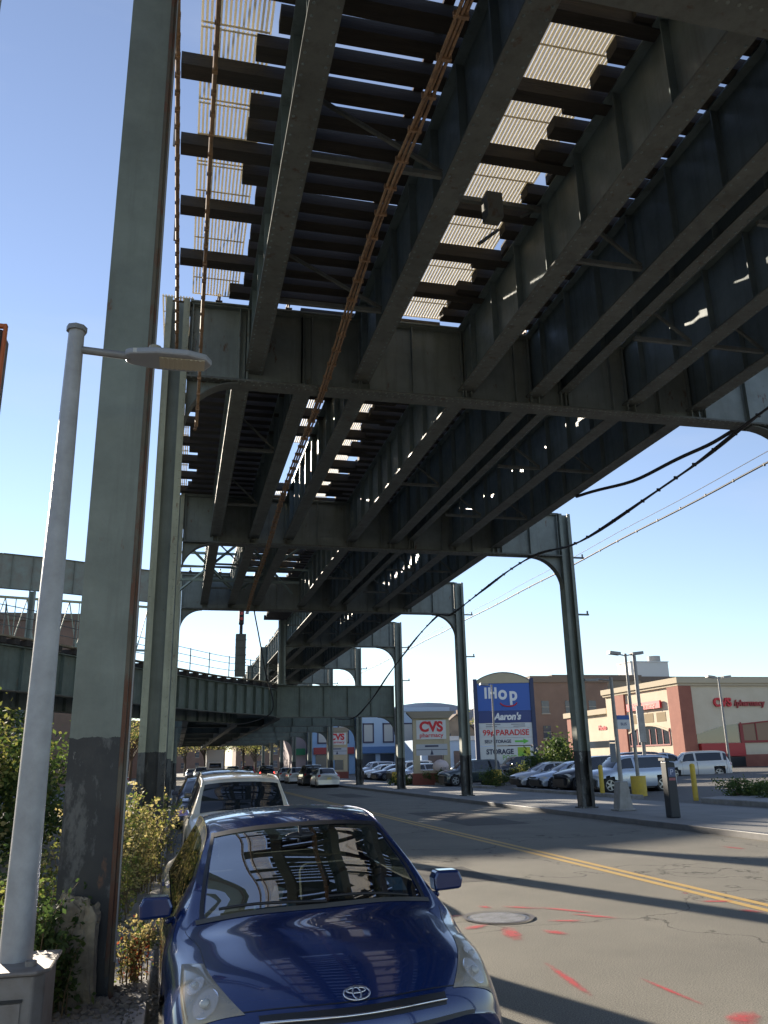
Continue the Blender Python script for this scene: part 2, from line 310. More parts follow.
def knee(b,x,y,z,s,r=1.25,t=.03,fl=.3):
    """quarter-round gusset: corner at (x,z) under the girder, s=+1 opens to +x"""
    k=12; arc=[(x+s*(r-r*math.sin(PI/2*i/k)),z-r+r*math.cos(PI/2*i/k)) for i in range(k+1)]  # from (x+r,z)… to (x,z-r)
    arc=[(x+s*(r-r*math.cos(PI/2*i/k)) ,z-r*(1-math.sin(PI/2*i/k))) for i in range(k+1)]
    poly=[(x,z)]+arc
    b.cur=0; b.prism(poly,'y',y-t/2,y+t/2)
    b.cur=1
    for i in range(k):
        (xa,za),(xb,zb)=arc[i],arc[i+1]; b.bar((xa,y,za),(xb,y,zb),fl,.035,up=(0,1,0)) if False else b.add([(xa,y-fl/2,za),(xa,y+fl/2,za),(xb,y+fl/2,zb),(xb,y-fl/2,zb),(xa,y-fl/2,za-.03),(xa,y+fl/2,za-.03),(xb,y+fl/2,zb-.03),(xb,y-fl/2,zb-.03)],[(0,1,2,3),(7,6,5,4),(0,3,7,4),(1,5,6,2)])
def cross_girder(b,x0,x1,y,z0,z1,gx=(),rivets=True,step=1.15):
    b.cur=0; b.box(x0,x1,y-.02,y+.02,z0+.04,z1-.03)
    b.cur=1; b.box(x0,x1,y-.23,y+.23,z0,z0+.04); 
    b.box(x0+.01,x1-.01,y-.18,y-.022,z0+.041,z0+.065); 
    b.cur=0; b.box(x0,x1,y-.2,y+.2,z1-.03,z1)
    b.box(x0+.02,x1-.02,y-.15,y-.022,z1-.06,z1-.032)
    xs=[x0+.06]; x=x0+step
    while x<x1-.3: xs.append(x); x+=step
    xs.append(x1-.06)
    for x in xs+[g+d for g in gx for d in (-.09,.09)]:
        b.box(x-.011,x+.011,y-.14,y-.021,z0+.067,z1-.062); b.box(x-.05,x+.05,y-.034,y-.022,z0+.067,z1-.062)
        b.box(x-.011,x+.011,y+.021,y+.14,z0+.042,z1-.035)
    if rivets:
        x=x0+.08
        while x<x1:
            b.dome((x,y-.2,z0),.024,(0,0,-1),5); b.dome((x+.05,y-.07,z0),.024,(0,0,-1),5); b.dome((x,y-.13,z0+.065),.016,(0,0,1),5); x+=.13
        for x in xs:
            z=z0+.15
            while z<z1-.1: b.dome((x+.035,y-.034,z),.014,(0,-1,0),5); z+=.13
ordn=['first','second','third','fourth','fifth','sixth','seventh','eighth','ninth','tenth','eleventh','twelfth','thirteenth']
def bent(k,y):
    full=k<=4
    near=ordn[k-2] if k>=2 else ''
    lab={0:'green steel cross girder bent behind the viewer',1:'dark rusty cross girder over the top right corner of the view'}.get(k,'green steel trestle bent over the street, %s in line beyond the parked blue car'%near)
    e=empty('steel_bent',(0,y,0),lab,'trestle bent','trestle bents of the elevated railway')
    xl=LP if full else 6.2
    zl=.15 if full else 6.62
    if k!=1:
        b=MB(); h_column(b,xl,y,zl,ZT+.0,rivets=k<4,ang=k<5); b.build('column',[M_COL,M_ANG],e,off=(0,y,0))
    b=MB(); h_column(b,RP,y,.15,ZT-.02,rivets=k<4,ang=False); b.build('column',[M_COL,M_COL],e,off=(0,y,0))
    b=MB(); gx=GX1 if k<5 else GX2
    cross_girder(b,xl+.24,RP-.24,y,ZB,ZT,gx,rivets=k<4); b.build('cross_girder',[M_CRS,M_FLG],e,off=(0,y,0))
    for s,x in ((1,xl+.24),(-1,RP-.24)):
        if k==1 and s==1: continue
        b=MB(); knee(b,x,y,ZB-.002,s,1.2 if s<0 else 1.0); b.build('knee_bracket',[M_CRS,M_FLG],e,off=(0,y,0))
    b=MB(); 
    for z in (ZB+.02,6.9):
        b.box(RP+.24,RP+.75,y-.03,y+.03,z-.03,z+.03); b.tube([(RP+.7,y,z+.03),(RP+.7,y,z+.14)],.035,6)
    b.build('cable_bracket',M_FLG,e,off=(0,y,0))
    return e
for k,y in enumerate(BENTS): bent(k,y)
# the broad column in the foreground stands apart in front of the bent and carries its own bracket
fc=empty('steel_column',(-.62,7.45,0),'broad grey green steel column with a worn black foot, nearest the viewer','column')
b=MB(); x,y=-.62,7.45; b.cur=0
b.box(x-.225,x+.2,y-.2,y-.175,.05,11.5); b.box(x-.2,x-.175,y-.174,y+.2,.05,11.5); b.box(x+.15,x+.175,y-.174,y+.2,.05,11.5)
b.box(x-.215,x+.19,y+.201,y+.225,.05,11.5)
b.cur=1; b.box(x+.2,x+.24,y-.19,y-.165,.05,11.5); b.box(x+.165,x+.199,y-.207,y-.2005,.3,11.5)
z=.5
while z<11: b.dome((x+.165,y-.2,z),.014,(0,-1,0),5) if False else None; z+=.18
b.build('shaft',[M_COL,steel('rusted edge',(.10,.085,.06),(.06,.05,.04),(.11,.05,.028),.5,.7)],fc,off=(x,y,0),bevel=.004)
b=MB(); b.box(x-.1,x+.1,y-1.4,y-.21,10.4,11.2); b.build('bracket',M_CRS,fc,off=(x,y,0))
b=MB(); z=.6; b.tube([(x+.232,y-.2,.4),(x+.232,y-.2,11)],.007,6); b.build('conduit',mat('pale conduit',(.25,.25,.24),.5),fc,off=(x,y,0))
b=MB(); b.box(x-.22,x+.13,y-.205,y-.2,2.18,2.2); 
# poured concrete footing, crumbling
def lump(name,cx,cy,cz,rx,ry,rz,m,seed=1,parent=None,rough=.18,n=18):
    rnd=random.Random(seed); b=MB(); b.sphere((0,0,0),1,1,1,n,n//2+2)
    vs=[]
    for v in b.v:
        d=1+rough*(math.sin(v[0]*7+seed)*math.sin(v[1]*6+seed*2)*.5+math.sin(v[2]*9+v[0]*4)*.3)+rnd.uniform(-.05,.05)*rough*7
        e=[(abs(c)**.55)*(1 if c>0 else -1) for c in v]
        vs.append((e[0]*rx*d,e[1]*ry*d,e[2]*rz*d))
    b.v=vs; b.sm=[False]*len(b.f); o=b.build(name,m,parent); o.location=(cx,cy,cz); return o
foot=lump('footing',-.08,-.27,.42,.19,.14,.42,M_CONC,3,fc,rough=.2,n=40)
# plate girders
def plate_girder(x,y0,y1,zb,zt,fw=.36,det=2,mw=None):
    b=MB(); b.cur=0; b.box(x-.012,x+.012,y0,y1,zb+.035,zt-.03)
    b.cur=1; b.box(x-fw/2,x+fw/2,y0,y1,zb,zb+.034)
    b.cur=0; b.box(x-fw/2+.02,x+fw/2-.02,y0,y1,zt-.03,zt)
    b.box(x-.1,x-.0125,y0,y1,zb+.035,zb+.055)
    y=y0+.35
    while y<y1-.1:
        b.box(x-.13,x-.0125,y-.01,y+.01,zb+.056,zt-.031); b.box(x+.0125,x+.13,y-.01,y+.01,zb+.036,zt-.031)
        if det>1:
            b.box(x-.025,x-.0125,y+.01,y+.09,zb+.056,zt-.031)
            z=zb+.15
            while z<zt-.1: b.dome((x-.025,y+.05,z),.014,(-1,0,0),5); z+=.14
        y+=1.22
    if det>1:
        y=y0+.06
        while y<y1:
            b.dome((x-fw/2+.05,y,zb),.022,(0,0,-1),5); b.dome((x+fw/2-.05,y,zb),.022,(0,0,-1),5); y+=.16
    return b
posn={1.12:'leftmost',3.3:'by the copper cables',5.6:'right of the slatted walkway',7.15:'fourth from right',7.85:'shallow one',9.45:'second from the right',11.05:'rightmost',
 .9:'leftmost',2.2:'left of the sunlit slats',3.4:'left of the middle walkway',6.6:'first in the narrow part',7.9:'second in the narrow part'}
for k in range(0,len(BENTS)-1):
    y0,y1=BENTS[k]+.025,BENTS[k+1]-.025
    gx=GX0 if k<=1 else (GX1 if k<4 else GX2)
    for x in gx:
        zb=9.3 if x not in (7.85,) else 9.45; zt=10.74
        bay={0:'behind the viewer',1:'in the bay nearest above the street'}.get(k,'in the %s bay beyond the nearest'%ordn[k-2])
        b=plate_girder(x,y0,y1,zb,zt,.36 if x!=7.85 else .24,2 if (k<=2) else 1)
        o=b.build('plate_girder',[M_GIR,M_FLG],off=(x,y0,zb)); o.location=(x,y0,zb)
        if k==1 and x==1.12: pass
        tag(o,'riveted plate girder, %s, %s'%(posn[x],bay),'girder','longitudinal plate girders of the elevated railway')
        if k>3: o['label']='dark plate girder, %s, %s'%(posn[x],bay)
    # sway bracing between pairs of girders
    if 1<=k<=4:
        e=empty('sway_bracing',(0,y0,9.4),'thin steel struts braced between the plate girders %s'%bay,'bracing','sway bracing under the tracks')
        for (xa,xb) in [(gx[0],gx[1]),(gx[-2],gx[-1]),(gx[-3],gx[-2]),(5.6,7.15)]:
            for t in ((.35,.72) if (xa,xb)!=(5.6,7.15) else (.5,)):
                yy=(y1-y0)*t; b=MB(); b.bar((xa+.19,yy,.0),(xb-.19,yy,.0),.07,.07); b.bar((xa+.02,yy,1.1),(xb-.19,yy,.06),.05,.05); b.build('strut',M_FLG,e)
# tracks
def tie_mesh(l,hh=.2,ww=.265):
    b=MB(); b.box(0,l,-ww/2,ww/2,0,hh); me=b.build('tie',M_TIE); m=me.data; bpy.data.objects.remove(me); return m
tie_cache={}
def ties(parent,xs,ys,jit=.12,long_every=None,long_x=None):
    for i,y in enumerate(ys):
        x0=xs[0]+random.choice((0,0,.12,.25))*(jit/.12); x1=xs[1]+random.choice((0,.1,.2))*(jit/.12)
        if long_every and i%long_every==0: x0=long_x
        key=round(x1-x0,2)
        if key not in tie_cache: tie_cache[key]=tie_mesh(key)
        o=bpy.data.objects.new('tie',tie_cache[key]); COL.objects.link(o); o.parent=parent; o.location=(x0,y+random.uniform(-.02,.02),0); o.rotation_euler=(0,0,R(random.uniform(-.5,.5)))
def rail(parent,x,y0,y1,z=.2):
    b=MB(); b.box(x-.07,x+.07,y0,y1,z,z+.02); b.box(x-.01,x+.01,y0,y1,z+.02,z+.13); b.box(x-.035,x+.035,y0,y1,z+.13,z+.17); b.build('rail',M_RAIL,parent)
def track(lab,x0,x1,ya,yb,sp,**kw):
    e=empty('railway_track',(0,ya,ZT+.004),lab,'railway track','railway tracks on the elevated structure')
    n=int((yb-ya)/sp); ties(e,(x0,x1),[sp*(i+.5) for i in range(n)],**kw)
    c=(x0+x1)/2; rail(e,c-.72,0,yb-ya); rail(e,c+.72,0,yb-ya); return e
def track_far(lab,x0,x1,ya,yb,sp=.5):
    e=empty('railway_track',(0,ya,ZT+.004),lab,'railway track','railway tracks on the elevated structure')
    b=MB(); y=.1
    while y<yb-ya: b.box(x0+random.random()*.2,x1+random.random()*.2,y,y+.23,0,.2); y+=sp
    o=b.build('ties',M_TIE,e); o['kind']='stuff'; c=(x0+x1)/2; rail(e,c-.72,0,yb-ya); rail(e,c+.72,0,yb-ya); return e
track_far('timber railway track overhead, behind the viewer on the left',.6,4.0,-7,6); track_far('timber railway track overhead, behind the viewer on the right',5.5,11.7,-7,6)
track('left railway track seen from below in the nearest bay',.56,3.75,6.05,15.25,.5,long_every=3,long_x=-.4)
track('middle railway track in the nearest bay, its stepped ties beside the pale walkway',4.98,8.3,6.05,15.25,.5,jit=.2)
track('right railway track in the nearest bay, above the dark girders',8.55,11.75,6.05,15.25,.5,jit=.02)
track('left railway track in the first bay beyond the nearest',-.1,2.3,15.4,28,.5,long_every=3,long_x=-.6)
track('middle railway track in the first bay beyond the nearest',4.6,8.3,15.4,28,.5,jit=.2)
track('right railway track in the first bay beyond the nearest',8.55,11.75,15.4,28,.5,jit=.02)
for i,(ya,yb) in enumerate([(28.1,40.6),(40.8,53.4)]):
    track_far('left railway track in the %s bay beyond the nearest'%ordn[i+1],-.5,2.3,ya,yb-(8 if i==0 else 9)); track_far('middle railway track in the %s bay beyond the nearest'%ordn[i+1],4.9,8.3,ya,yb); track_far('right railway track in the %s bay beyond the nearest'%ordn[i+1],8.55,11.75,ya,yb)
for i in range(5,12): track_far('pair of railway tracks over the narrow far structure, %s bay beyond the nearest'%ordn[i-2],6.4,11.5,BENTS[i],BENTS[i+1])
# walkways
def walkway(lab,x0,x1,ya,yb,sp=1.275,joists=False,skip=(),pitch=.058,z=ZT+.21):
    e=empty('walkway',(0,ya,z),lab,'walkway','slatted walkways beside the tracks')
    n=int(round((yb-ya)/sp)); sp=(yb-ya)/n
    for i in range(n):
        if i in skip: continue
        b=MB(); x=x0
        while x<x1: b.box(x,x+.03,i*sp+.02,(i+1)*sp-.02,0,.035); x+=pitch
        for t in (.02,.5,.96): b.box(x0,x1,i*sp+t*sp-.012,i*sp+t*sp+.012,-.012,-.001)
        o=b.build('grating',M_GRT,e)
        if joists:
            b=MB(); b.box(x0-.3,x1+.35,i*sp-.1,i*sp+.1,-.26,-.02); b.build('joist',M_TIE,e)
    return e
walkway('slatted walkway along the left edge behind the viewer',-1.2,.5,-7,6,1.3,True,pitch=.12)
walkway('narrow slatted walkway along the left edge of the nearest bay',-.16,.72,6.05,15.25)
walkway('broad sunlit slatted walkway in the middle of the nearest bay',4.0,5.28,6.05,15.25,1.275,True)
walkway('slatted walkway along the left edge of the first bay beyond the nearest',-.75,-.12,15.4,28)
walkway('yellow slatted walkway between girders in the first bay beyond',2.36,3.15,15.4,28,1.3,True,skip=(6,7,8))
walkway('middle slatted walkway in the first bay beyond the nearest',3.75,4.75,15.4,28,1.3,True)
walkway('middle slatted walkway in the second bay beyond the nearest',3.75,4.75,28.1,40.6,1.3,True)
walkway('left slatted walkway in the second bay beyond the nearest',2.36,3.1,28.1,40.6,1.3,True)
e=empty('walkway_railing',(-.5,6,ZT+.2),'thin grey handrail along the left edge of the elevated walkway','railing')
for i in range(10): b=MB(); b.tube([(0,i*2.44,-.1),(0,i*2.44,1.05)],.022,6); b.build('post',M_GALV,e)
for z in (.55,1.05): b=MB(); b.tube([(0,0,z),(0,22,z)],.018,6); b.build('rail',M_GALV,e)
# girder-hung equipment box over the middle walkway
e=empty('signal_box',(4.55,10.7,10.0),'dark equipment box hanging below the middle walkway','equipment box')
b=MB(); b.box(-.14,.14,-.13,.13,.15,.62); b.build('housing',M_FLG,e,bevel=.02); b=MB(); b.bar((-.15,.3,-.1),(.5,1.0,.75),.05,.05); b.bar((.5,.0,.3),(.9,.3,.7),.04,.04); b.bar((-1,.2,.65),(1,.2,.65),.08,.08); b.build('hanger',M_FLG,e)
# cables
def cable(lab,pts,r,m,n=1,sp=.05,ties_=None,name='cable'):
    k=[]
    P=[Vector(p) for p in pts]
    for i in range(len(P)-1):
        a,b_,c,d=P[max(i-1,0)],P[i],P[i+1],P[min(i+2,len(P)-1)]
        for j in range(8):
            t=j/8; k.append(.5*((2*b_)+(c-a)*t+(2*a-5*b_+4*c-d)*t*t+(3*b_-a-3*c+d)*t**3))
    k.append(P[-1]); b=MB()
    for q in range(n): b.tube([p+Vector(((q-(n-1)/2)*sp,0,.02*math.sin(q*2+i*.7))) for i,p in enumerate(k)],r,6)
    if ties_:
        L=0
        for i in range(len(k)-1):
            d=(k[i+1]-k[i]).length; t=0
            while L+ (d-t)>=ties_:
                t+=ties_-L; L=0; p=k[i].lerp(k[i+1],min(1,t/d)); b.box(p.x-sp*n/2-.01,p.x+sp*n/2+.01,p.y-.02,p.y+.02,p.z-r-.008,p.z+r+.018)
            L+=d-t
    o=b.build(name,m); return tag(o,lab,'cable','cables under the elevated railway')
cable('three copper coloured cables strapped together, sagging under the left track',[(2.55,3,9.2),(2.45,7.5,9.15),(2.4,10,9.15),(2.5,15.3,9.0),(2.55,22,9.1),(2.7,28,9.0),(2.85,36,9.05),(3.0,41,8.95)],.022,M_COPPER,3,.05,.55)
cable('brown jointed cable hanging down in front of the left trestle column',[(.04,5,10.2),(.04,8,10.1),(.04,10.5,9.9),(.05,13,9.2),(.05,14.9,8.2),(.02,15,7.9)],.03,M_COPPER,1,.05,.35)
cable('dark bundled cable running beside the broad foreground column',[(-.4,5,10.2),(-.42,8,10.3),(-.42,11,10.2),(-.4,15,9.6),(-.45,18,8.4),(-.4,21,8.6)],.032,M_COPPER,1,.05,.3)
cable('thick black cable bundle swinging below the right side from bent to bent',[(12.0,10,9.3),(12.1,14,9.0),(12.3,18,8.75),(12.5,24,8.6),(12.4,27.8,8.98),(12.5,33,8.85),(12.6,38,8.6),(12.7,40.6,8.95),(12.5,44,8.3),(12.0,48,6.9),(11.4,51.5,5.3),(10.7,53,4.5),(9.6,53.3,4.5)],.028,M_CABLE,2,.04,.9)
cable('black cable looping from the nearest bent to the rightmost girder',[(12.4,15.3,9.1),(12.0,16.5,8.95),(11.6,19,8.95),(11.2,21.5,9.28)],.045,M_CABLE)
cable('black cable dropping from the third bent to the lower track',[(3.3,40.4,9.0),(3.45,41,8.6),(4.4,45.5,6.6),(5.3,50,4.9),(4,51,4.2),(1,50,4.1)],.035,M_CABLE)
# overhead utility wires on poles right of the street
def upole(x,y,lab):
    e=empty('utility_pole',(x,y,0),lab,'utility pole','wooden utility poles'); b=MB(); b.tube([(0,0,0),(0,0,11.6)],.16,10,r1=.11); b.build('pole',M_TIE,e); b=MB(); b.bar((-1,0,11),(1,0,11),.1,.1); b.build('crossarm',M_TIE,e)
upole(18,150,'tall wooden utility pole far down the right side of the street'); upole(18,-12,'wooden utility pole behind the viewer on the right')
for dx,dz,r_,l in ((0,0,.035,'black utility wire with clamps along the right side of the street'),(0,.35,.012,'thin messenger wire just above the black utility wire')):
    pts=[(18+dx,-12+i*9,11.0+dz-.8*math.sin(PI*i/18)*.5) for i in range(19)]; cable(l,pts,r_,M_CABLE,1,.05,1.6 if dz==0 else None,'utility_wire')
# ------------------------------------------------------------------ lower line crossing at the far bents
def low_bent(y,xl,k):
    e=empty('lower_bent',(0,y,0),'pale green lower cross beam on columns, %s in line from the signal mast'%ordn[k],'trestle bent','lower level trestle bents')
    b=MB(); cross_girder(b,xl,RP-.24,y-.0,4.6,6.6,(),False,1.55); b.build('cross_girder',[M_LOW,M_FLG],e,off=(0,y,0))
    b=MB(); h_column(b,xl+.3 if xl<0 else 6.2,y,0,4.6,rivets=False,ang=False); 
    if xl<0: b.build('column',[M_COL,M_COL],e,off=(0,y,0))
    b=MB(); knee(b,RP-.24,y,4.6,-1,1.1); b.build('knee_bracket',[M_LOW,M_FLG],e,off=(0,y,0))
low_bent(53.9,5.9,0)
for k,y in enumerate((66.9,79.9,92.9,105.9,118.9,131.9)): low_bent(y,-.6,k+1)
CURVE=[(-30,15),(-16,25.2),(-7.2,33.2),(-2.6,41),(1.6,48),(5.9,54.2),(6.4,66),(6.4,80),(6.4,140)]
def sm(P,k=8):
    P=[Vector(p) for p in P]; o=[]
    for i in range(len(P)-1):
        a,b_,c,d=P[max(i-1,0)],P[i],P[i+1],P[min(i+2,len(P)-1)]
        for j in range(k):
            t=j/k; o.append(.5*((2*b_)+(c-a)*t+(2*a-5*b_+4*c-d)*t*t+(3*b_-a-3*c+d)*t**3))
    return o+[P[-1]]
def offs(P,d):
    o=[]
    for i,p in enumerate(P):
        t=(P[min(i+1,len(P)-1)]-P[max(i-1,0)]).normalized(); o.append(p+Vector((-t.y,t.x))*d)
    return o
C0=sm(CURVE)
def wall_girder(P,z0,z1,fl,m,name,lab,cat='girder',grp=None,step=1.5):
    b=MB()
    for i in range(len(P)-1):
        a,c=P[i],P[i+1]
        b.cur=0; b.bar((a.x,a.y,(z0+z1)/2),(c.x,c.y,(z0+z1)/2),.03,z1-z0-.08)
        b.cur=1; b.bar((a.x,a.y,z0+.02),(c.x,c.y,z0+.02),fl,.04); b.cur=0; b.bar((a.x,a.y,z1-.02),(c.x,c.y,z1-.02),fl,.04)
        d=(c-a); n=max(1,int(d.length/step)); nn=Vector((d.y,-d.x)).normalized()*.1
        for j in range(n):
            q=a+d*(j+.5)/n; b.bar((q.x+nn.x,q.y+nn.y,z0+.05),(q.x+nn.x,q.y+nn.y,z1-.05),.16,.02,up=(d.x,d.y,0))
    return tag(b.build(name,[m,M_FLG]),lab,cat,grp)
wall_girder(C0,4.65,6.35,.4,M_LOW,'curved_girder','curved green plate girder of the lower line, nearer side',grp='girders of the lower line',step=.9)
wall_girder(offs(C0,6.0),4.65,6.35,.4,M_LOW,'curved_girder','curved green plate girder of the lower line, farther side',grp='girders of the lower line')
wall_girder(offs(C0,2.8),4.3,5.6,.4,M_GIR,'curved_girder','dark curved plate girder of the lower line, middle one',grp='girders of the lower line')
dk=empty('lower_deck',(0,0,6.36),'timber deck and curving rails of the lower line','railway track')
b=MB(); Q=offs(C0,-.35); S=offs(C0,6.4)
for i in range(len(Q)-1):
    for t in [j/ max(1,int((Q[i+1]-Q[i]).length/.6)) for j in range(max(1,int((Q[i+1]-Q[i]).length/.6)))]:
        a=Q[i].lerp(Q[i+1],t); c=S[i].lerp(S[i+1],t); b.bar((a.x,a.y,.12),(c.x,c.y,.12),.26,.22)
o=b.build('ties',M_TIE,dk); o['kind']='stuff'
for d in (.9,2.35,3.7,5.15):
    b=MB(); b.tube([(p.x,p.y,.32) for p in offs(C0,d)],.05,5); b.build('rail',M_RAIL,dk)
b=MB(); T=offs(C0,-.2)
for i in range(len(T)-1): b.bar((T[i].x,T[i].y,.28),(T[i+1].x,T[i+1].y,.28),.3,.06)
b.build('edge_plank',M_CONC,dk)
b=MB()
for i in range(0,len(C0)-1):
    for t in (0,.5):
        a=offs(C0,.1)[i].lerp(offs(C0,.1)[i+1],t); c=offs(C0,5.9)[i].lerp(offs(C0,5.9)[i+1],t); b.bar((a.x,a.y,-.75),(c.x,c.y,-.75),.25,.7)
b.build('floor_beams',M_GIR,dk)
rl=empty('lower_railing',(0,0,6.5),'thin steel railing along the curve of the lower line','railing')
L=0; k=0
for i in range(len(T)-1):
    seg=(T[i+1]-T[i]).length; t=-L
    while t+2.0<=seg and k<90: t+=2.0; p=T[i].lerp(T[i+1],t/seg); b=MB(); b.tube([(p.x,p.y,.1),(p.x,p.y,1.35)],.03,5); b.build('post',M_FLG,rl); k+=1
    L=seg-t
for z in (.55,.95,1.3): b=MB(); b.tube([(p.x,p.y,z) for p in T],.018,5); b.build('rail',M_FLG,rl)
for (x,y) in [(-7.9,34.6),(-4.4,40.2),(-14,27.6),(-10.5,40.6),(-6.5,46.5),(-3.8,47.3)]:
    b=MB(); h_column(b,x,y,0,4.6,.4,.4,False,False); o=b.build('support_column',[M_COL,M_COL],off=(x,y,0)); o.location=(x,y,0)
    tag(o,{-7.9:'support column under the curve, nearest the vines',-4.4:'support column under the curve just left of the foreground column',-14:'support column of the lower line outside the left edge',-10.5:'rear support column behind the vines',-6.5:'thin rear support column seen beside the foreground column',-3.8:'thin rear support column seen right of the foreground column'}[x],'column','support columns of the lower line')
# signal mast standing on the lower deck
sg=empty('signal_mast',(3.15,47.2,6.5),'dark railway signal mast with a red lamp head above the curved deck','signal')
b=MB(); b.box(-.28,.28,-.2,.2,.0,2.35); 
for i in range(5): b.box(-.31,.31,-.22,-.201,.3+i*.42,.36+i*.42)
b.build('cabinet',M_FLG,sg,bevel=.02)
b=MB(); b.tube([(0,0,2.3),(0,0,4.2)],.09,8); b.build('pole',M_BLACK,sg)
b=MB(); b.box(-.14,.14,-.14,.14,2.9,4.1); b.build('signal_head',M_BLACK,sg,bevel=.03)
b=MB(); b.tube([(0,-.15,3.2),(0,-.24,3.2)],.09,10); b.tube([(0,-.15,3.5),(0,-.24,3.5)],.09,10); b.build('red_lens',mat('signal red',(.6,.06,.04),.3),sg)
# upper line diverging to the left behind the foreground column
wall_girder([Vector(p) for p in ((-80,170),(-45,110),(-27,77.5),(-15.2,73.8),(-10.5,75.4),(-7.1,77.0),(-2.5,79))],16.4,19.4,.35,mat('weathered pale green steel',(.2,.25,.22),.6,c2=(.16,.13,.1),scale=1.5,amt=.9),'diverging_girder','pale weathered plate girder leaving to the left at upper level',step=1.6)
tr=empty('lattice_truss',(0,0,0),'pale green lattice truss hanging below the diverging girder','truss')
tb=MB(); A=[Vector((-23,75)),Vector((-2.5,81))]; n=12
mtr=mat('pale green lattice steel',(.2,.25,.22),.6)
for zz in (16.3,12.2): 
    b=MB(); b.bar((A[0].x,A[0].y,zz),(A[1].x,A[1].y,zz),.2,.2); b.build('chord',mtr,tr)
b=MB()
for i in range(n):
    a=A[0].lerp(A[1],i/n); c=A[0].lerp(A[1],(i+1)/n); m_=A[0].lerp(A[1],(i+.5)/n)
    b.bar((a.x,a.y,12.2),(m_.x,m_.y,16.3),.14,.08); b.bar((m_.x,m_.y,16.3),(c.x,c.y,12.2),.14,.08); b.bar((a.x,a.y,12.2),(a.x,a.y,16.3),.07,.05)
b.build('lattice',mtr,tr)
for x_,y_ in ((-12.7,74.7),(-7.0,77.1)):
    b=MB(); h_column(b,x_,y_,0,16.35,.5,.5,False,False); o=b.build('support_column',[M_COL,M_COL],off=(x_,y_,0)); o.location=(x_,y_,0); tag(o,'tall far column carrying the diverging girder, %s'%('behind the lamp post' if x_<-8 else 'behind the foreground column'),'column','columns of the diverging line')
tr2=empty('lattice_truss',(0,0,0),'open lattice bracing with sky behind, short of the third bent','truss')
b=MB()
for x0,x1 in ((-.3,2.2),(2.3,4.9)):
    for s in (0,1):
        b.bar((x0,33.5,9.5+1.2*s),(x1,38.5,10.7-1.2*s),.08,.08); b.bar((x0,38.5,9.5+1.2*s),(x1,33.5,10.7-1.2*s),.08,.08)
b.bar((-.3,36,9.5),(4.9,36,9.5),.1,.1); b.bar((-.3,36,10.7),(4.9,36,10.7),.1,.1); b.build('lattice',mtr,tr2)
# ------------------------------------------------------------------ vehicles
def cr(a,b,c,d,t): return .5*((2*b)+(c-a)*t+(2*a-5*b+4*c-d)*t*t+(3*b-a-3*c+d)*t**3)
class Surf:
    """lofted car skin. stations: (s, sweep, [(x,z)]*8) from nose to tail; v runs centre-top (0) to sill (7)"""
    def __init__(s,st,L): s.st=st; s.L=L; s.n=len(st)
    def at(s,u,v,side=1):
        u=max(0,min(s.n-1.0001,u)); i=int(u); t=u-i
        v=max(0,min(6.9999,v)); j=int(v); q=v-j
        def row(k):
            k=max(0,min(s.n-1,k)); P=s.st[k][2]
            def pt(m):
                if m<0: return (-P[1][0],P[1][1])
                return P[min(m,7)]
            a,b,c,d=pt(j-1),pt(j),pt(j+1),pt(j+2)
            return (cr(a[0],b[0],c[0],d[0],q),cr(a[1],b[1],c[1],d[1],q),s.st[k][0],s.st[k][1])
        r=[row(i-1),row(i),row(i+1),row(i+2)]
        tt=t
        x,z,sy,sw=[cr(r[0][c],r[1][c],r[2][c],r[3][c],tt) for c in range(4)]
        W=max(p[0] for p in s.st[s.n//2][2])
        return Vector((side*x,sy+sw*(abs(x)/W)**2-s.L/2,z))
    def nrm(s,u,v,side=1):
        e=.02; a=s.at(u+e,v,side)-s.at(u-e,v,side); b=s.at(u,min(6.99,v+e),side)-s.at(u,max(0,v-e),side) if v>e else s.at(u,v+e,side)-s.at(u,v+e,-side)
        n=a.cross(b)
        if n.length<1e-9: return Vector((0,0,1))
        n.normalize(); c=Vector((0,s.at(u,v).y,.6)); 
        if n.dot(s.at(u,v,side)-c)<0: n=-n
        return n
    def patch(s,mb,us,vs,nu,nv,off=.006,side=1,fn=None,bulge=0):
        """quad patch; us=(u0,u1), vs=(v0,v1) or corner list via fn(a,b)->(u,v)"""
        g=[]
        for i in range(nu+1):
            for j in range(nv+1):
                a,b=i/nu,j/nv
                u,v=fn(a,b) if fn else (us[0]+(us[1]-us[0])*a,vs[0]+(vs[1]-vs[0])*b)
                sd=side
                if v<0: sd=-side; v=-v
                g.append(s.at(u,v,sd)+s.nrm(u,v,sd)*(off+bulge*(max(0,math.sin(PI*a)*math.sin(PI*b))**.5 if bulge else 0)))
        mb.add(g,[(i*(nv+1)+j,(i+1)*(nv+1)+j,(i+1)*(nv+1)+j+1,i*(nv+1)+j+1) for i in range(nu) for j in range(nv)],True)
def quad(c):  # bilinear corners (u,v) : c00,c10,c11,c01
    return lambda a,b:((1-a)*(1-b)*c[0][0]+a*(1-b)*c[1][0]+a*b*c[2][0]+(1-a)*b*c[3][0],(1-a)*(1-b)*c[0][1]+a*(1-b)*c[1][1]+a*b*c[2][1]+(1-a)*b*c[3][1])
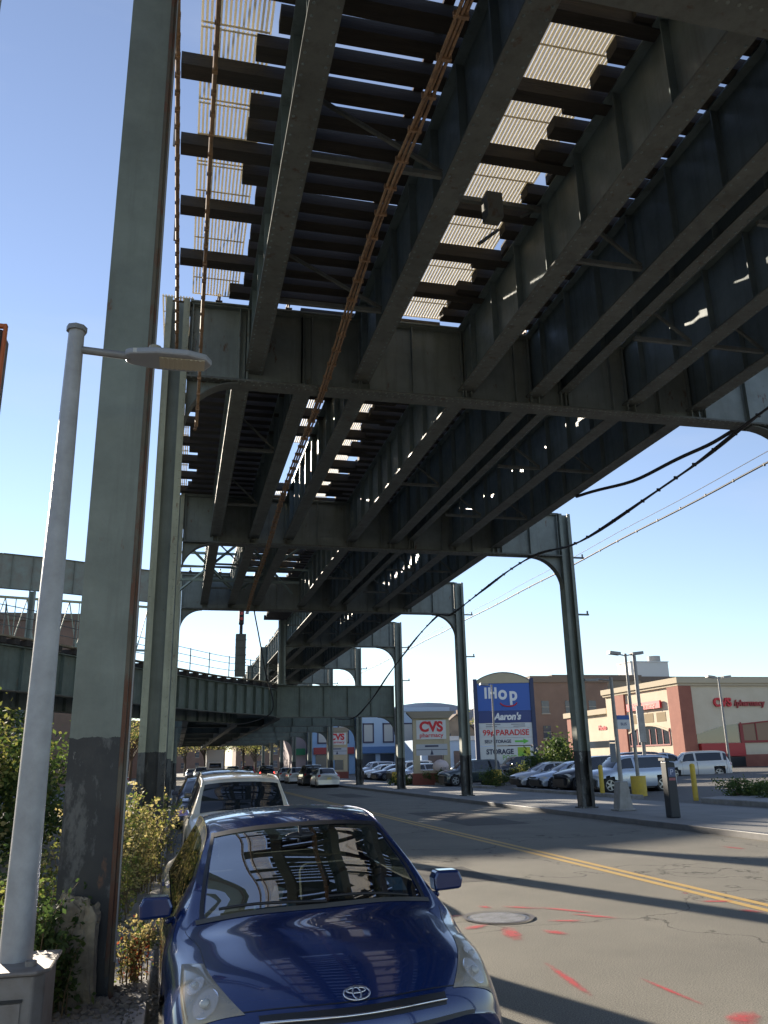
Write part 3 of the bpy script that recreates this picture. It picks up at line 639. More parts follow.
def profile(L,W,H,zn,zh,sc_,st,sr,sb,zd,belt,zlow=.2,gx=.66,tail=.0,nsw=.42,csw=.22):
    w=W/2; g=w*gx
    def hood(s,z,sw,k=1.0):
        return (s,sw,[(0,z),(w*.4*k,z-.005),(w*.67*k,z-.03),(w*.82*k,z-.07),(w*.92*k,z-.13),(w*.975*k,z-.24),(w*k,max(.42,z*.5)),(w*.96*k,zlow)])
    def cab(s,z,x2,x3,sw,zb=None):
        zb=zb or belt
        return (s,sw,[(0,z),(x2*.55,z-.008),(x2,z-.04),(x3,z-.08),(w*.925,zb),(w*.99,zb-.17),(w*1.0,.45),(w*.96,zlow)])
    S=[(0,nsw,[(0,zn-.12),(w*.35,zn-.12),(w*.6,zn-.13),(w*.72,zn-.15),(w*.82,zn-.18),(w*.88,zn-.22),(w*.9,.38),(w*.85,zlow+.04)]),
       (.06,nsw,[(0,zn),(w*.36,zn-.005),(w*.62,zn-.03),(w*.76,zn-.06),(w*.86,zn-.10),(w*.93,zn-.18),(w*.95,.4),(w*.9,zlow)]),
       hood(sc_*.32,zn+(zh-zn)*.45,nsw*.75,.985),hood(sc_*.68,zn+(zh-zn)*.78,(nsw+csw)/2),
       (sc_,csw,[(0,zh),(w*.42,zh-.006),(w*.76,zh-.045),(w*.86,zh-.075),(w*.93,zh-.115),(w*.985,zh-.25),(w,.45),(w*.96,zlow)])]
    for t in (.33,.66,1.0):
        z=zh+(H-.06-zh)*(t**.86); x2=w*.78+(g*.93-w*.78)*t; x3=w*.87+(g-w*.87)*t
        S.append(cab(sc_+(st-sc_)*t,z,x2,x3,csw*(1-t*.6),belt-.05*(1-t)))
    S.append(cab(st+(sr-st)*.35,H,g*.93,g,csw*.3,belt)); S.append(cab(sr,H-.02,g*.93,g,0,belt+.03))
    for t in (.5,1.0):
        z=H-.02+(zd-H+.02)*(t**1.15); x2=g*.93+(w*.72-g*.93)*t; x3=g+(w*.8-g)*t
        zb=belt+.03+(zd-.1-belt-.03)*t
        q=cab(sr+(sb-sr)*t,z,x2,x3,-.08*t,zb); S.append(q)
    S.append((L-.1,-.22,[(0,zd-tail),(w*.38,zd-tail-.005),(w*.66,zd-tail-.02),(w*.78,zd-tail-.06),(w*.88,zd-tail-.12),(w*.95,zd-tail-.3),(w*.96,.42),(w*.92,zlow)]))
    S.append((L,-.24,[(0,zd-tail-.12),(w*.36,zd-tail-.12),(w*.62,zd-tail-.14),(w*.73,zd-tail-.17),(w*.84,zd-tail-.22),(w*.9,zd-tail-.34),(w*.92,.4),(w*.88,zlow+.05)]))
    return S
# station indices: 0,1 nose 2,3 hood 4 cowl 5,6 windscreen 7 windscreen top 8 roof 9 roof rear 10 rear glass mid 11 rear glass bottom 12,13 tail
KINDS={'sedan':dict(p=profile(4.7,1.80,1.45,.70,.96,1.15,2.05,3.25,4.0,1.02,.93),L=4.7,W=1.80,r=.32,wb=(.95,3.70)),
 'suv':dict(p=profile(4.6,1.84,1.70,.86,1.12,1.05,1.75,4.0,4.42,1.05,1.06,.26,.72),L=4.6,W=1.84,r=.36,wb=(.92,3.62)),
 'hatch':dict(p=profile(4.25,1.76,1.48,.72,.98,.95,1.9,3.4,4.05,1.0,.95),L=4.25,W=1.76,r=.31,wb=(.85,3.45)),
 'prius':dict(p=profile(4.45,1.80,1.475,.72,1.0,1.0,1.95,3.3,4.2,1.10,.96,.2,.69,0,.46,.26),L=4.45,W=1.80,r=.31,wb=(.93,3.63))}
def wheel(parent,x,y,r,side):
    e=MB(); w_=.2
    prof=[(r*.66,-w_/2),(r*.93,-w_/2),(r,-w_/2+.03),(r,w_/2-.03),(r*.93,w_/2),(r*.66,w_/2)]; n=24
    vs=[(p[1],p[0]*math.cos(2*PI*i/n),p[0]*math.sin(2*PI*i/n)) for i in range(n) for p in prof]; m=len(prof)
    e.add(vs,[(i*m+j,i*m+j+1,((i+1)%n)*m+j+1,((i+1)%n)*m+j) for i in range(n) for j in range(m-1)],True)
    wh=e.build('wheel',M_TYRE,parent); wh.location=(x,y,r)
    b=MB(); xo=side*(w_/2-.02)
    for i in range(n):
        a,c=2*PI*i/n,2*PI*(i+1)/n
        b.add([(xo,q*math.cos(t),q*math.sin(t)) for q,t in ((r*.58,a),(r*.67,a),(r*.67,c),(r*.58,c))],[(0,1,2,3)])
    for i in range(5):
        a=2*PI*i/5; d=Vector((0,math.cos(a),math.sin(a))); b.bar(Vector((xo,0,0)),Vector((xo,0,0))+d*r*.6,.07,.02,up=(1,0,0))
    b.tube([(xo-.01*side,0,0),(xo+.012*side,0,0)],r*.16,10); b.build('rim',M_RIM,wh)
    b=MB(); b.tube([(xo-side*.06,0,0),(xo-side*.04,0,0)],r*.66,16); b.build('brake_well',M_BLACK,wh)
def car(kind,pt,loc,rz,label,cat='car',group=None,detail=1,hollow=False,brake=False,name=None,roll=0):
    K=KINDS[kind]; S=Surf(K['p'],K['L']); L=K['L']; W=K['W']; r=K['r']
    e=empty(name or 'parked_car',loc,label,cat,group,rz); e.rotation_euler=(0,R(roll),rz)
    KU,KV=(8,6) if detail>1 else (4,3)
    NU=(S.n-1)*KU; NV=7*KV
    b=MB(); idx={}
    for side in (1,-1):
        for i in range(NU+1):
            for j in range(NV+1):
                if j==0 and side==-1: idx[(side,i,j)]=idx[(1,i,j)]; continue
                idx[(side,i,j)]=len(b.v); b.v.append(tuple(S.at(i/KU,j/KV,side)))
    wc=[(wy-L/2,r) for wy in K['wb']]
    ws_v=2-.0
    for side in (1,-1):
        for i in range(NU):
            for j in range(NV):
                q=[idx[(side,i,j)],idx[(side,i+1,j)],idx[(side,i+1,j+1)],idx[(side,i,j+1)]]
                c=sum((Vector(b.v[k]) for k in q),Vector())/4; u,v=(i+.5)/KU,(j+.5)/KV
                if v>4.3 and any((c.y-wy)**2+(c.z-r)**2<(r*1.14)**2 for wy,_ in wc): continue
                if hollow and ((4.12<u<6.85 and v<1.9) or (9.1<u<10.9 and v<1.8) or (5.6<u<9.4 and 3.1<v<3.95)): continue
                b.f.append(tuple(q) if side==1 else tuple(q[::-1])); b.mi.append(0); b.sm.append(True)
    for u_ in (0,NU):
        ring=[idx[(1,u_,j)] for j in range(NV,-1,-1)]+[idx[(-1,u_,j)] for j in range(1,NV+1)]
        b.f.append(tuple(ring)); b.mi.append(0); b.sm.append(False)
    body=b.build('body',pt,e)
    # floor pan and wheel wells
    b=MB(); b.box(-W*.44,W*.44,-L*.44,L*.44,.2,.3); 
    if not hollow: b.box(-W*.36,W*.36,-L*.46,L*.44,.3,.62)
    b.build('underbody',M_BLACK,e)
    ug0=4.12; gl=None
    def glass(nm,fn_list,off=.006,m=None):
        b=MB()
        for (us,vs,sd) in fn_list: S.patch(b,us,vs,10,8,off,sd)
        return b.build(nm,m or M_DGL,e)
    GM=M_GLASS if hollow else None
    of=0.0 if hollow else .006
    b=MB(); S.patch(b,(4.12,6.85) if hollow else (4.2,6.55),(-1.9,1.9),14,14,of,1); b.build('windscreen',GM or M_DGL,e)
    b=MB(); S.patch(b,(9.1,10.9),(-1.8,1.8),8,10,of,1); b.build('rear_window',GM or M_DGL,e)
    for sd in (1,-1):
        b=MB(); S.patch(b,None,None,14,4,of+.001,sd,quad([(5.0 if not hollow else 5.6,3.75),(9.4 if kind!='suv' else 9.8,3.1),(9.5 if kind!='suv' else 9.9,3.95),(5.0 if not hollow else 5.6,3.95)]) if not hollow else quad([(5.6,3.1),(9.4,3.1),(9.4,3.95),(5.6,3.95)])); 
        b2=MB(); e1=9.4 if kind!='suv' else 9.8
        cuts=[(4.75,6.35,7.62),(7.76,7.76,8.85),(8.97,8.97,e1)] if kind=='suv' else [(4.75,6.35,7.85),(8.0,8.0,e1)]
        for (ub_,ut_,ue_) in cuts: S.patch(b2,None,None,8,5,of+.002,sd,quad([(ut_,3.14),(ue_,3.14),(ue_+(.05 if ue_==e1 else 0),3.93),(ub_,3.93)]))
        (b if hollow else b2).build('side_window',GM or M_DGL,e)
        # door shut lines, sill
        b=MB()
        for u in (5.0,7.75,9.2): S.patch(b,(u,u+.03),(4.05,6.7),1,10,.003,sd)
        S.patch(b,(3.9,9.8),(6.75,6.95),10,1,.008,sd)
        b.build('door_gap',M_BLACK,e)
        if detail>0:
            b=MB(); q=S.at(4.95,3.98,sd); cx=q.x+sd*.095; 
            b.prism([(cx-.095,q.z+.03),(cx+.085,q.z+.035),(cx+.1,q.z+.09),(cx+.075,q.z+.15),(cx-.075,q.z+.155),(cx-.1,q.z+.11)],'y',q.y-.05,q.y+.07); b.bar(q,(cx-sd*.08,q.y+.02,q.z+.02),.07,.04); b.build('door_mirror',pt if pt is not P_CREAM else M_CHR,e,bevel=.035)
            for u in (7.35,8.9):
                b=MB(); q=S.at(u,4.25,sd); n_=S.nrm(u,4.25,sd); b.bar(q+n_*.02+Vector((0,-.09,0)),q+n_*.02+Vector((0,.09,0)),.02,.03); b.build('door_handle',pt,e)
    lampcol=M_TLon if brake else M_TL
    for sd in (1,-1):
        b=MB()
        if kind=='prius': S.patch(b,None,None,16,12,.004,sd,quad([(1.05,1.75),(2.45,2.55),(2.7,3.5),(.95,4.1)]),.022)
        else: S.patch(b,None,None,6,4,.006,sd,quad([(1.05,2.2),(1.7,3.4),(1.95,4.7),(1.0,4.7)]) if kind!='suv' else quad([(1.02,2.3),(1.4,2.9),(1.75,4.9),(.9,4.9)]))
        hl_=b.build('headlight',M_HL if kind!='prius' else M_HLP,e)
        if kind=='prius':
            b=MB(); S.patch(b,None,None,14,10,.003,sd,quad([(1.05,1.75),(2.45,2.55),(2.7,3.5),(.95,4.1)])); b.build('lamp_housing',mat('lamp housing',(.34,.33,.31),.3,.5),hl_)
            for (u_,v_,r_) in ((1.45,2.75,.072),(1.95,2.95,.05)):
                c=S.at(u_,v_,sd); n_=S.nrm(u_,v_,sd); b=MB(); b.tube([c+n_*.0035,c+n_*.012],r_,20); b.build('lamp_bowl',M_CHR,hl_)
                b=MB(); b.sphere(c+n_*.014,r_*.4,r_*.4,r_*.3); b.build('bulb',mat('bulb glass',(.5,.5,.48),.1),hl_)
        b=MB(); S.patch(b,None,None,5,4,.008,sd,quad([(11.9,2.6),(12.9,2.6),(12.95,4.6),(11.6,4.2)]) if kind!='suv' else quad([(10.6,3.0),(12.4,2.8),(12.9,4.4),(11.2,4.1)])); b.build('taillight',lampcol,e)
    b=MB(); b.box(-.16,.16,L/2-.005,L/2+.02,.62,.77); b.build('number_plate',M_PLATE,e)
    if kind!='prius':
        b=MB(); S.patch(b,None,None,2,10,.012,1,quad([(.35,-1.5),(.85,-1.5),(.85,1.5),(.35,1.5)])); b.build('grille',M_BLACK,e)
    for wy in K['wb']:
        for sd in (1,-1): wheel(e,sd*(W/2-.12),wy-L/2,r,sd)
        b=MB(); b.tube([(-W/2+.08,wy-L/2,r+.02),(W/2-.08,wy-L/2,r+.02)],r*1.12,18,caps=False); o=b.build('wheel_well',M_BLACK,e)
    return e,S,body
def glass_mat():
    m=bpy.data.materials.new('car glass'); m.use_nodes=True; n,b_=N(m); L=n.links.new
    tr=n.nodes.new('ShaderNodeBsdfTransparent'); tr.inputs[0].default_value=(.42,.48,.47,1); gl=n.nodes.new('ShaderNodeBsdfGlossy'); gl.inputs['Roughness'].default_value=.0
    lw=n.nodes.new('ShaderNodeFresnel'); lw.inputs['IOR'].default_value=1.55; ml=n.nodes.new('ShaderNodeMath'); ml.operation='MULTIPLY_ADD'; ml.inputs[1].default_value=.45; ml.inputs[2].default_value=.03; L(lw.outputs[0],ml.inputs[0])
    mx=n.nodes.new('ShaderNodeMixShader'); L(ml.outputs[0],mx.inputs[0]); L(tr.outputs[0],mx.inputs[1]); L(gl.outputs[0],mx.inputs[2]); L(mx.outputs[0],n.nodes['Material Output'].inputs[0]); return m
M_GLASS=glass_mat()
M_HLP=mat('clouded headlamp lens',(.56,.45,.28),.22,c2=(.30,.28,.24),scale=9,amt=.9,coat=1,spec=.8)
n_,b_=N(M_HLP); t_=n_.nodes.new('ShaderNodeBsdfTransparent'); x_=n_.nodes.new('ShaderNodeMixShader'); x_.inputs[0].default_value=.42; n_.links.new(b_.outputs[0],x_.inputs[1]); n_.links.new(t_.outputs[0],x_.inputs[2]); n_.links.new(x_.outputs[0],n_.nodes['Material Output'].inputs[0])
M_DASH=mat('dashboard plastic',(.03,.03,.033),.7); M_SEAT=mat('grey seat fabric',(.22,.21,.19),.9)
# --- the blue hatchback in the foreground
PX,PY=.865,6.42
pr,PS,pbody=car('prius',P_BLUE,(PX,PY,0),R(1.0),'deep blue hatchback parked nose to the viewer at the left kerb','car',detail=2,hollow=True,roll=-1.9)
b=MB(); L2=4.45/2
b.box(-.7,.7,-L2+1.25,-L2+1.75,.72,.93); b.box(-.7,.7,-L2+1.05,-L2+1.3,.8,.9); b.build('dashboard',M_DASH,pr,bevel=.03)
for x in (-.36,.36):
    b=MB(); b.box(x-.25,x+.25,-L2+2.35,-L2+2.55,.45,1.08,rot=(R(-14),0,0)); b.box(x-.24,x+.24,-L2+1.9,-L2+2.4,.4,.55); st_=b.build('seat',M_SEAT,pr,bevel=.05)
    b=MB(); b.box(x-.13,x+.13,-L2+2.5,-L2+2.6,1.12,1.3); b.build('headrest',M_SEAT,st_,bevel=.04)
b=MB(); b.box(-.62,.62,-L2+3.2,-L2+3.35,.45,1.1); b.build('rear_seat',M_SEAT,pr,bevel=.05)
b=MB(); n=24; rr=.18
pts=[Vector((.36+rr*math.cos(2*PI*i/n),-L2+1.82+.35*rr*math.sin(2*PI*i/n)*.6,.94+rr*math.sin(2*PI*i/n)*.9)) for i in range(n+1)]; b.tube(pts,.014,6,False); b.box(.33,.39,-L2+1.7,-L2+1.84,.9,.98); b.bar(pts[0],pts[12],.03,.03); b.build('steering_wheel',M_BLACK,pr)
b=MB(); b.box(-.62,.62,-L2+2.1,-L2+3.8,.3,.34); b.build('cabin_floor',M_DASH,pr)
b=MB(); b.sphere((0,-L2+1.75,1.33),.11,.03,.035); b.bar((0,-L2+1.72,1.34),(0,-L2+1.75,1.4),.02,.02); b.build('rear_view_mirror',M_BLACK,pr)
tb_=empty('tissue_box',(.62,5.52,.94),'light blue tissue box on the dashboard of the blue car','tissue box')
b=MB(); b.box(-.12,.12,-.06,.06,0,.05); b.build('carton',mat('pale blue card',(.12,.3,.4),.7),tb_)
b=MB(); b.add([(-.03,0,.05),(.04,.01,.05),(.06,0,.13),(.0,.02,.15),(-.02,-.01,.1)],[(0,1,2,3,4)]); b.add([(0,-.03,.05),(.01,.03,.05),(.03,.02,.12),(.02,-.03,.14)],[(0,1,2,3)]); b.build('tissue',mat('white tissue',(.7,.7,.7),.9),tb_)
o=MB(); o.box(-.16,.16,-.025,.025,0,.004); q=o.build('paper_permit',mat('paper',(.6,.6,.58),.8)); q.location=(.78,5.40,.935); tag(q,'strip of white paper lying on the blue car dashboard','paper')
# inspection sticker
b=MB(); PS.patch(b,(4.35,4.7),(1.25,1.6),2,2,-.004,1); b.build('windscreen_sticker',mat('sticker',(.2,.33,.5),.6),pr)
# cowl grille, wipers
b=MB(); PS.patch(b,(3.97,4.12),(-2.1,2.1),2,20,.004,1); b.build('cowl_panel',mat('cowl plastic',(.09,.085,.075),.7),pr)
for (ua,va,ub,vb) in ((4.1,.1,4.28,-1.55),(4.1,1.5,4.28,.15)):
    b=MB(); P=[]
    for i in range(9):
        t=i/8; v=va+(vb-va)*t; u=ua+(ub-ua)*math.sin(t*PI/2)*.75; sd=1 if v>=0 else -1; P.append(PS.at(u,abs(v),sd)+PS.nrm(u,abs(v),sd)*.02)
    b.tube(P,.009,6); b.build('wiper',M_BLACK,pr)
# black seal round the windscreen
b=MB()
for sd in (1,-1): PS.patch(b,(4.12,6.98),(1.86,1.97),14,1,.004,sd)
PS.patch(b,(6.75,6.95),(-1.95,1.95),1,14,.004,1); b.build('windscreen_seal',M_BLACK,pr)
# bonnet shut line
b=MB()
for sd in (1,-1): PS.patch(b,None,None,20,1,.002,sd,lambda a,t: (1.12+2.8*a, 2.28+ .42*min(1,a*1.5)+.03*t if a<.0 else 2.25+.55*a+.035*t))
PS.patch(b,(1.1,1.13),(-2.28,2.28),1,16,.002,1); b.build('bonnet_gap',M_BLACK,pr)
# grille slot, chrome strip, lower intake, bumper crease
b=MB(); PS.patch(b,(.62,.98),(-1.5,1.5),3,20,.004,1); PS.patch(b,(.0,.25),(-2.6,2.6),2,14,.004,1); b.build('grille',M_BLACK,pr)
b=MB(); P=[]
for i in range(25):
    v=-1.5+3*i/24; P.append(PS.at(.8,abs(v),1 if v>=0 else -1)+PS.nrm(.8,abs(v),1)*.0+Vector((0,-.012,0)))
b.tube(P,.008,6); b.build('chrome_strip',M_CHR,pr)
b=MB(); b.box(-.26,.26,-L2-.06,-L2-.03,.36,.5); b.build('front_plate',M_PLATE,pr)
for sd in (1,-1):
    b=MB(); PS.patch(b,None,None,6,3,.008,sd,quad([(1.1,3.75),(2.4,3.3),(2.6,3.42),(1.02,4.0)])); b.build('indicator_lens',mat('amber lens',(.5,.24,.05),.2,coat=.5),pr)
# badge of three interlocking ovals on the bonnet edge
q=PS.at(1.27,0); nn=PS.nrm(1.27,0); 
bd=bpy.data.objects.new('badge',None); COL.objects.link(bd)
bpy.data.objects.remove(bd)
b=MB()
def oval(cx,cy,a,c,r_): return [Vector((cx+a*math.cos(2*PI*i/32),cy+c*math.sin(2*PI*i/32),0)) for i in range(33)]
for (cx,cy,a,c) in ((0,0,.062,.042),(0,0,.019,.037),(0,.018,.045,.017)): b.tube(oval(cx,cy,a,c,0),.0052,6,False)
o=b.build('badge',M_CHR,pr); o.location=q+nn*.008; 
t_=nn.to_track_quat('Z','Y').to_euler(); o.rotation_euler=(R(28),0,0)
# --- the others
def mk(kind,pt,x,y,rz,label,cat='car',grp=None,z=0,**k): return car(kind,pt,(x,y,z),R(rz),label,cat,grp,**k)[0]
G1='cars parked along the left kerb'; G2='cars parked along the right kerb'; G3='cars in the parking lots'; G4='traffic far down the street'
mk('suv',P_CREAM,1.08,15.6,0,'cream white off-road vehicle parked right behind the blue hatchback',cat='off-road car',grp=G1,z=-.05)
mk('suv',P_DKG,1.25,22.5,0,'dark off-road vehicle mostly hidden behind the cream white one',cat='off-road car',grp=G1)
mk('hatch',P_NAVY,.9,28.5,0,'dark small car, third behind the blue hatchback at the left kerb',grp=G1)
mk('sedan',P_WHITE,11.3,67.5,180,'white saloon at the right kerb, nearest of the row beyond the posts',grp=G2)
mk('suv',P_BLK,11.2,74,180,'black off-road car parked in front of the white saloon',cat='off-road car',grp=G2)
mk('hatch',P_WHITE,11.1,83,180,'small white car in the far right kerb row, nearer of the two light ones',grp=G2)
mk('sedan',P_SILV,11.0,90,180,'silver car in the far right kerb row behind the small white one',grp=G2)
mk('suv',P_BLK,9.6,97,180,'black car far down the street with its brake lights on',grp=G4,brake=True,name='moving_car')
mk('suv',P_WHITE,3.0,112,0,'white off-road car far down the left kerb beside the box truck',grp=G4,name='moving_car')
mk('suv',P_SILV,7.4,118,0,'silver car oncoming right of the white box truck',grp=G4,name='moving_car')
mk('suv',P_RED,8.6,110,180,'red car driving away in the distance under the lower bridge',grp=G4,name='moving_car')
mk('sedan',P_SILV,2.0,120,0,'grey saloon in the distance at the left kerb behind the truck',grp=G4)
mk('sedan',P_BLK,7.9,128,180,'dark saloon in the distance beyond the red car',grp=G4)
# lot cars: nose toward the street, heading -X means rz=-90 (local nose is -Y)
def side(kind,pt,x,y,label,rz=-90,**k): return mk(kind,pt,x,y,rz,label,grp=G3,z=lotz(x),**k)
side('sedan',P_SILV,20.9,46.6,'silver saloon side-on in the lot, just right of the big blue signboard')
side('sedan',P_ICE,20.9,43.7,'pale blue silver saloon in the lot between the silver saloon and the dark pickup-like car')
side('suv',P_BLK,20.9,40.8,'black off-road car in the lot right behind the second street post',cat='off-road car')
side('suv',P_ICE,20.9,37.6,'light grey estate car in the lot behind the bus stop pole')
side('suv',P_NAVY,25.3,45.6,'dark blue off-road car showing over the roof of the light grey estate',cat='off-road car')
side('sedan',P_SILV,26.6,49,'silver saloon in the second lot row behind the dark blue car')
side('sedan',P_ICE,30.5,50,'pale saloon in the third lot row near the pharmacy side wall',rz=90)
side('suv',P_DKG,19.6,56.5,'dark green car in the lot left of the big blue signboard')
side('suv',P_BLK,24.0,58.5,'black car behind the dark green one, left of the signboard')
side('hatch',P_SILV,20.0,71,'small silver car left of the pharmacy pylon',rz=-80)
side('suv',P_WHITE,20.5,75.5,'white off-road car in the far lot row seen under the lower beam',rz=-80)
side('sedan',P_NAVY,19.9,79,'dark saloon in the far lot seen between the fourth and fifth posts',rz=-80)
side('sedan',P_WHITE,20.0,84,'white saloon in the far lot in front of the blue building',rz=-80)
side('suv',P_SILV,20.4,89,'silver off-road car farthest in the lot before the blue building',rz=-80)
side('sedan',P_WHITE,26.5,70,'white saloon behind the pharmacy pylon',rz=-80)
side('hatch',P_BLK,26.5,76,'small black car behind the white saloon beyond the pharmacy pylon',rz=-80)
mk('suv',P_WHITE,31.9,48.9,-112,'white crossover standing in the lot in front of the pharmacy corner',cat='car',grp=G3,z=.38)
mk('sedan',P_WHITE,33.2,39.9,-80,'white saloon cut by the right edge of the view',grp=G3,z=lotz(32)-.1)
mk('sedan',P_SILV,45.2,56.5,-40,'grey saloon beside the pharmacy front at the right edge',grp=G3,z=.86)
mk('sedan',P_WHITE,-6.2,76,-75,'white car on the side street seen between the two left columns',grp=G3)
# box truck
bt=empty('box_truck',(5.4,128,0),'white box truck oncoming in the distance under the bridge','truck')
b=MB(); b.box(-1.2,1.2,.3,5.8,1.0,4.0); b.build('cargo_box',mat('truck box white',(.6,.6,.58),.5),bt,bevel=.04)
b=MB(); b.prism([(-1.5,.5),(-1.45,1.25),(-.75,1.45),(-.3,2.35),(.28,2.4),(.28,.5)],'x',-1.0,1.0); b.build('cab',P_WHITE,bt,bevel=.05)
b=MB(); b.add([(-.85,-.77,1.5),(.85,-.77,1.5),(.8,-.34,2.25),(-.8,-.34,2.25)],[(0,1,2,3)]); b.build('windscreen',M_DGL,bt)
b=MB(); b.box(-.7,.7,-1.53,-1.5,.75,1.15); b.build('grille',M_BLACK,bt)
for s in (-1,1):
    b=MB(); b.box(s*.86-.12,s*.86+.12,-1.53,-1.49,.8,1.0); b.build('headlight',M_HL,bt); wheel(bt,s*.9,-.7,.45,s); wheel(bt,s*.95,4.4,.45,s)
b=MB(); b.box(-1.1,1.1,.3,5.7,.6,.98); b.build('chassis',M_BLACK,bt)
# ------------------------------------------------------------------ street furniture
def rz_box(b,*a): b.box(*a)
# near lamp post with cabinet base
lp=empty('street_lamp',(-.93,6.2,.15),'tall tapered grey lamp post on a metal cabinet at the left edge','street lamp')
b=MB(); b.tube([(0,0,.5),(0,0,2.7),(0,0,4.93)],.103,8,r1=.06); b.build('pole',mat('lamp post paint',(.44,.44,.44),.5,.2,c2=(.3,.295,.29),scale=5,amt=.7,bump=.12),lp)
b=MB(); b.tube([(0,0,4.93),(0,0,4.97)],.078,8); b.build('cap',M_GALV,lp)
b=MB(); b.tube([(0,0,4.78),(.42,0,4.76)],.032,8); b.build('arm',M_GALV,lp)
hd=MB(); 
k=[(.38,-.07),(.42,-.1),(.62,-.15),(.86,-.15),(1.0,-.1),(1.05,0),(1.0,.1),(.86,.15),(.62,.15),(.42,.1),(.38,.07)]
hd.prism(k,'z',4.735,4.79); lh=hd.build('lamp_head',mat('lamp head grey',(.3,.31,.33),.5,.2),lp,bevel=.015)
b=MB(); b.box(.64,.99,-.09,.09,4.728,4.7345)
for i in range(9): b.box(.66+i*.036,.675+i*.036,-.09,.09,4.722,4.728)
b.build('lamp_lens',mat('led lens',(.45,.4,.3),.3),lh)
b=MB(); b.tube([(.6,0,4.79),(.6,0,4.86)],.05,10); b.build('photocell',mat('photocell',(.3,.27,.2),.5),lh)
b=MB(); b.box(.44,.54,-.112,-.108,4.745,4.78,); b.build('wattage_label',mat('label plate',(.5,.5,.48),.5),lh)
M_CAB=mat('worn cabinet metal',(.33,.31,.285),.6,.2,c2=(.2,.16,.13),scale=5,amt=.8)
b=MB(); b.prism([(-.32,-.33),(.16,-.33),(.22,-.27),(.22,.24),(-.32,.24)],'z',-.05,.47); b.prism([(-.34,-.36),(.18,-.36),(.25,-.29),(.25,.27),(-.34,.27)],'z',.475,.5); b.build('base_cabinet',M_CAB,lp,bevel=.012)
b=MB(); b.box(-.30,.10,-.342,-.332,-.02,.33); b.build('cabinet_door',M_CAB,lp); b=MB(); b.box(-.31,.11,-.345,-.331,.335,.35); b.build('door_gap',M_BLACK,lp)
b=MB(); b.tube([(.12,-.2,.5),(.12,-.2,.53)],.035,6); b.build('bolt',M_CAB,lp)
# traffic signal at the left edge
ts=empty('traffic_signal',(-2.81,9.3,.15),'yellow framed traffic signal head cut by the left edge','traffic signal')
b=MB(); b.tube([(0,0,0),(0,0,12)],.12,10,r1=.1); b.build('pole',M_COL,ts)
b=MB(); b.box(.34,.67,-.2,.14,5.25,6.42); hd_=b.build('signal_head',mat('signal body',(.03,.03,.03),.5),ts,bevel=.03)
b=MB()
for q in ((.31,.34),(.67,.71)): b.box(q[0],q[1],-.24,-.17,5.2,6.47)
b.box(.31,.71,-.235,-.175,6.42,6.47); b.box(.31,.71,-.235,-.175,5.2,5.25); b.build('frame',mat('signal orange',(.42,.1,.02),.5),ts,bevel=.012)
for i,c in enumerate(((.3,.02,.02),(.3,.2,.02),(.02,.2,.1))):
    b=MB(); z=6.2-i*.38; b.tube([(.5,-.2,z),(.5,-.26,z)],.12,14); b.build('lens',mat('lens%d'%i,c,.3),hd_)
b=MB(); b.bar((0,0,6),(.36,0,6),.06,.06); b.build('arm',M_BLACK,ts)
# bus stop pole / lamp with heavy base
bs=empty('bus_stop_pole',(14.15,25.9,.14),'slim grey pole with bus stop signs near the right kerb','bus stop pole')
b=MB(); b.tube([(0,0,.85),(0,0,4.25)],.075,10,r1=.055); b.build('pole',M_GALV,bs)
b=MB(); b.prism([(-.26,0),(.26,0),(.14,.9),(-.14,.9)],'y',-.2,.2); b.box(-.32,.32,-.26,.26,-.0,.06); b.build('base',M_GALV,bs,bevel=.02)
b=MB(); b.tube([(0,0,4.15),(-.5,0,4.2),(-.75,0,4.16)],.03,6); b.box(-.98,-.5,-.07,.07,4.13,4.2); b.build('arm',M_GALV,bs)
b=MB(); b.box(.06,.52,-.03,-.012,2.55,3.0); sgn=b.build('sign_panel',mat('sign white',(.55,.57,.6),.5),bs)
b=MB(); b.box(.06,.52,-.036,-.031,2.86,3.0); b.build('sign_band',mat('sign blue',(.03,.1,.35),.5),sgn)
text('BUS',.13,mat('sign ink',(.02,.04,.15),.6),(.29,-.034,2.71),(PI/2,0,0),'lettering',sgn,.002)
b=MB(); b.box(-.3,-.09,-.03,-.012,1.5,2.1); b.box(-.3,-.09,-.03,-.012,2.13,2.2); b.build('timetable',mat('timetable grey',(.12,.14,.17),.5),bs)
# meter kiosk
KIOX,KIOY=13.65,22.2
mk_=empty('parking_meter_kiosk',(KIOX,KIOY,.14),'dark slate parking meter pillar on the right pavement','parking meter')
b=MB(); b.prism([(-.16,0),(.16,0),(.15,1.75),(.05,1.86),(-.15,1.8)],'y',-.22,.22) if False else b.prism([(-.15,0),(.15,0),(.14,1.48),(-.14,1.52)],'y',-.15,.15); b.build('body',mat('slate plastic',(.014,.019,.027),.5),mk_,bevel=.03)
b=MB(); b.box(-.18,.16,-.17,.17,1.53,1.6,rot=(0,R(3),0)); b.build('cap',M_BLACK,mk_)
b=MB(); b.box(-.11,.11,-.158,-.152,1.1,1.35); b.build('panel',mat('meter panel',(.06,.09,.2),.4),mk_); b=MB(); b.box(-.1,.1,-.158,-.152,1.0,1.07); b.build('slot_plate',mat('meter red',(.3,.08,.1),.4),mk_)
text('P',.22,mat('meter white',(.5,.55,.7),.5),(0,-.16,1.22),(PI/2,0,0),'lettering',mk_,.002)
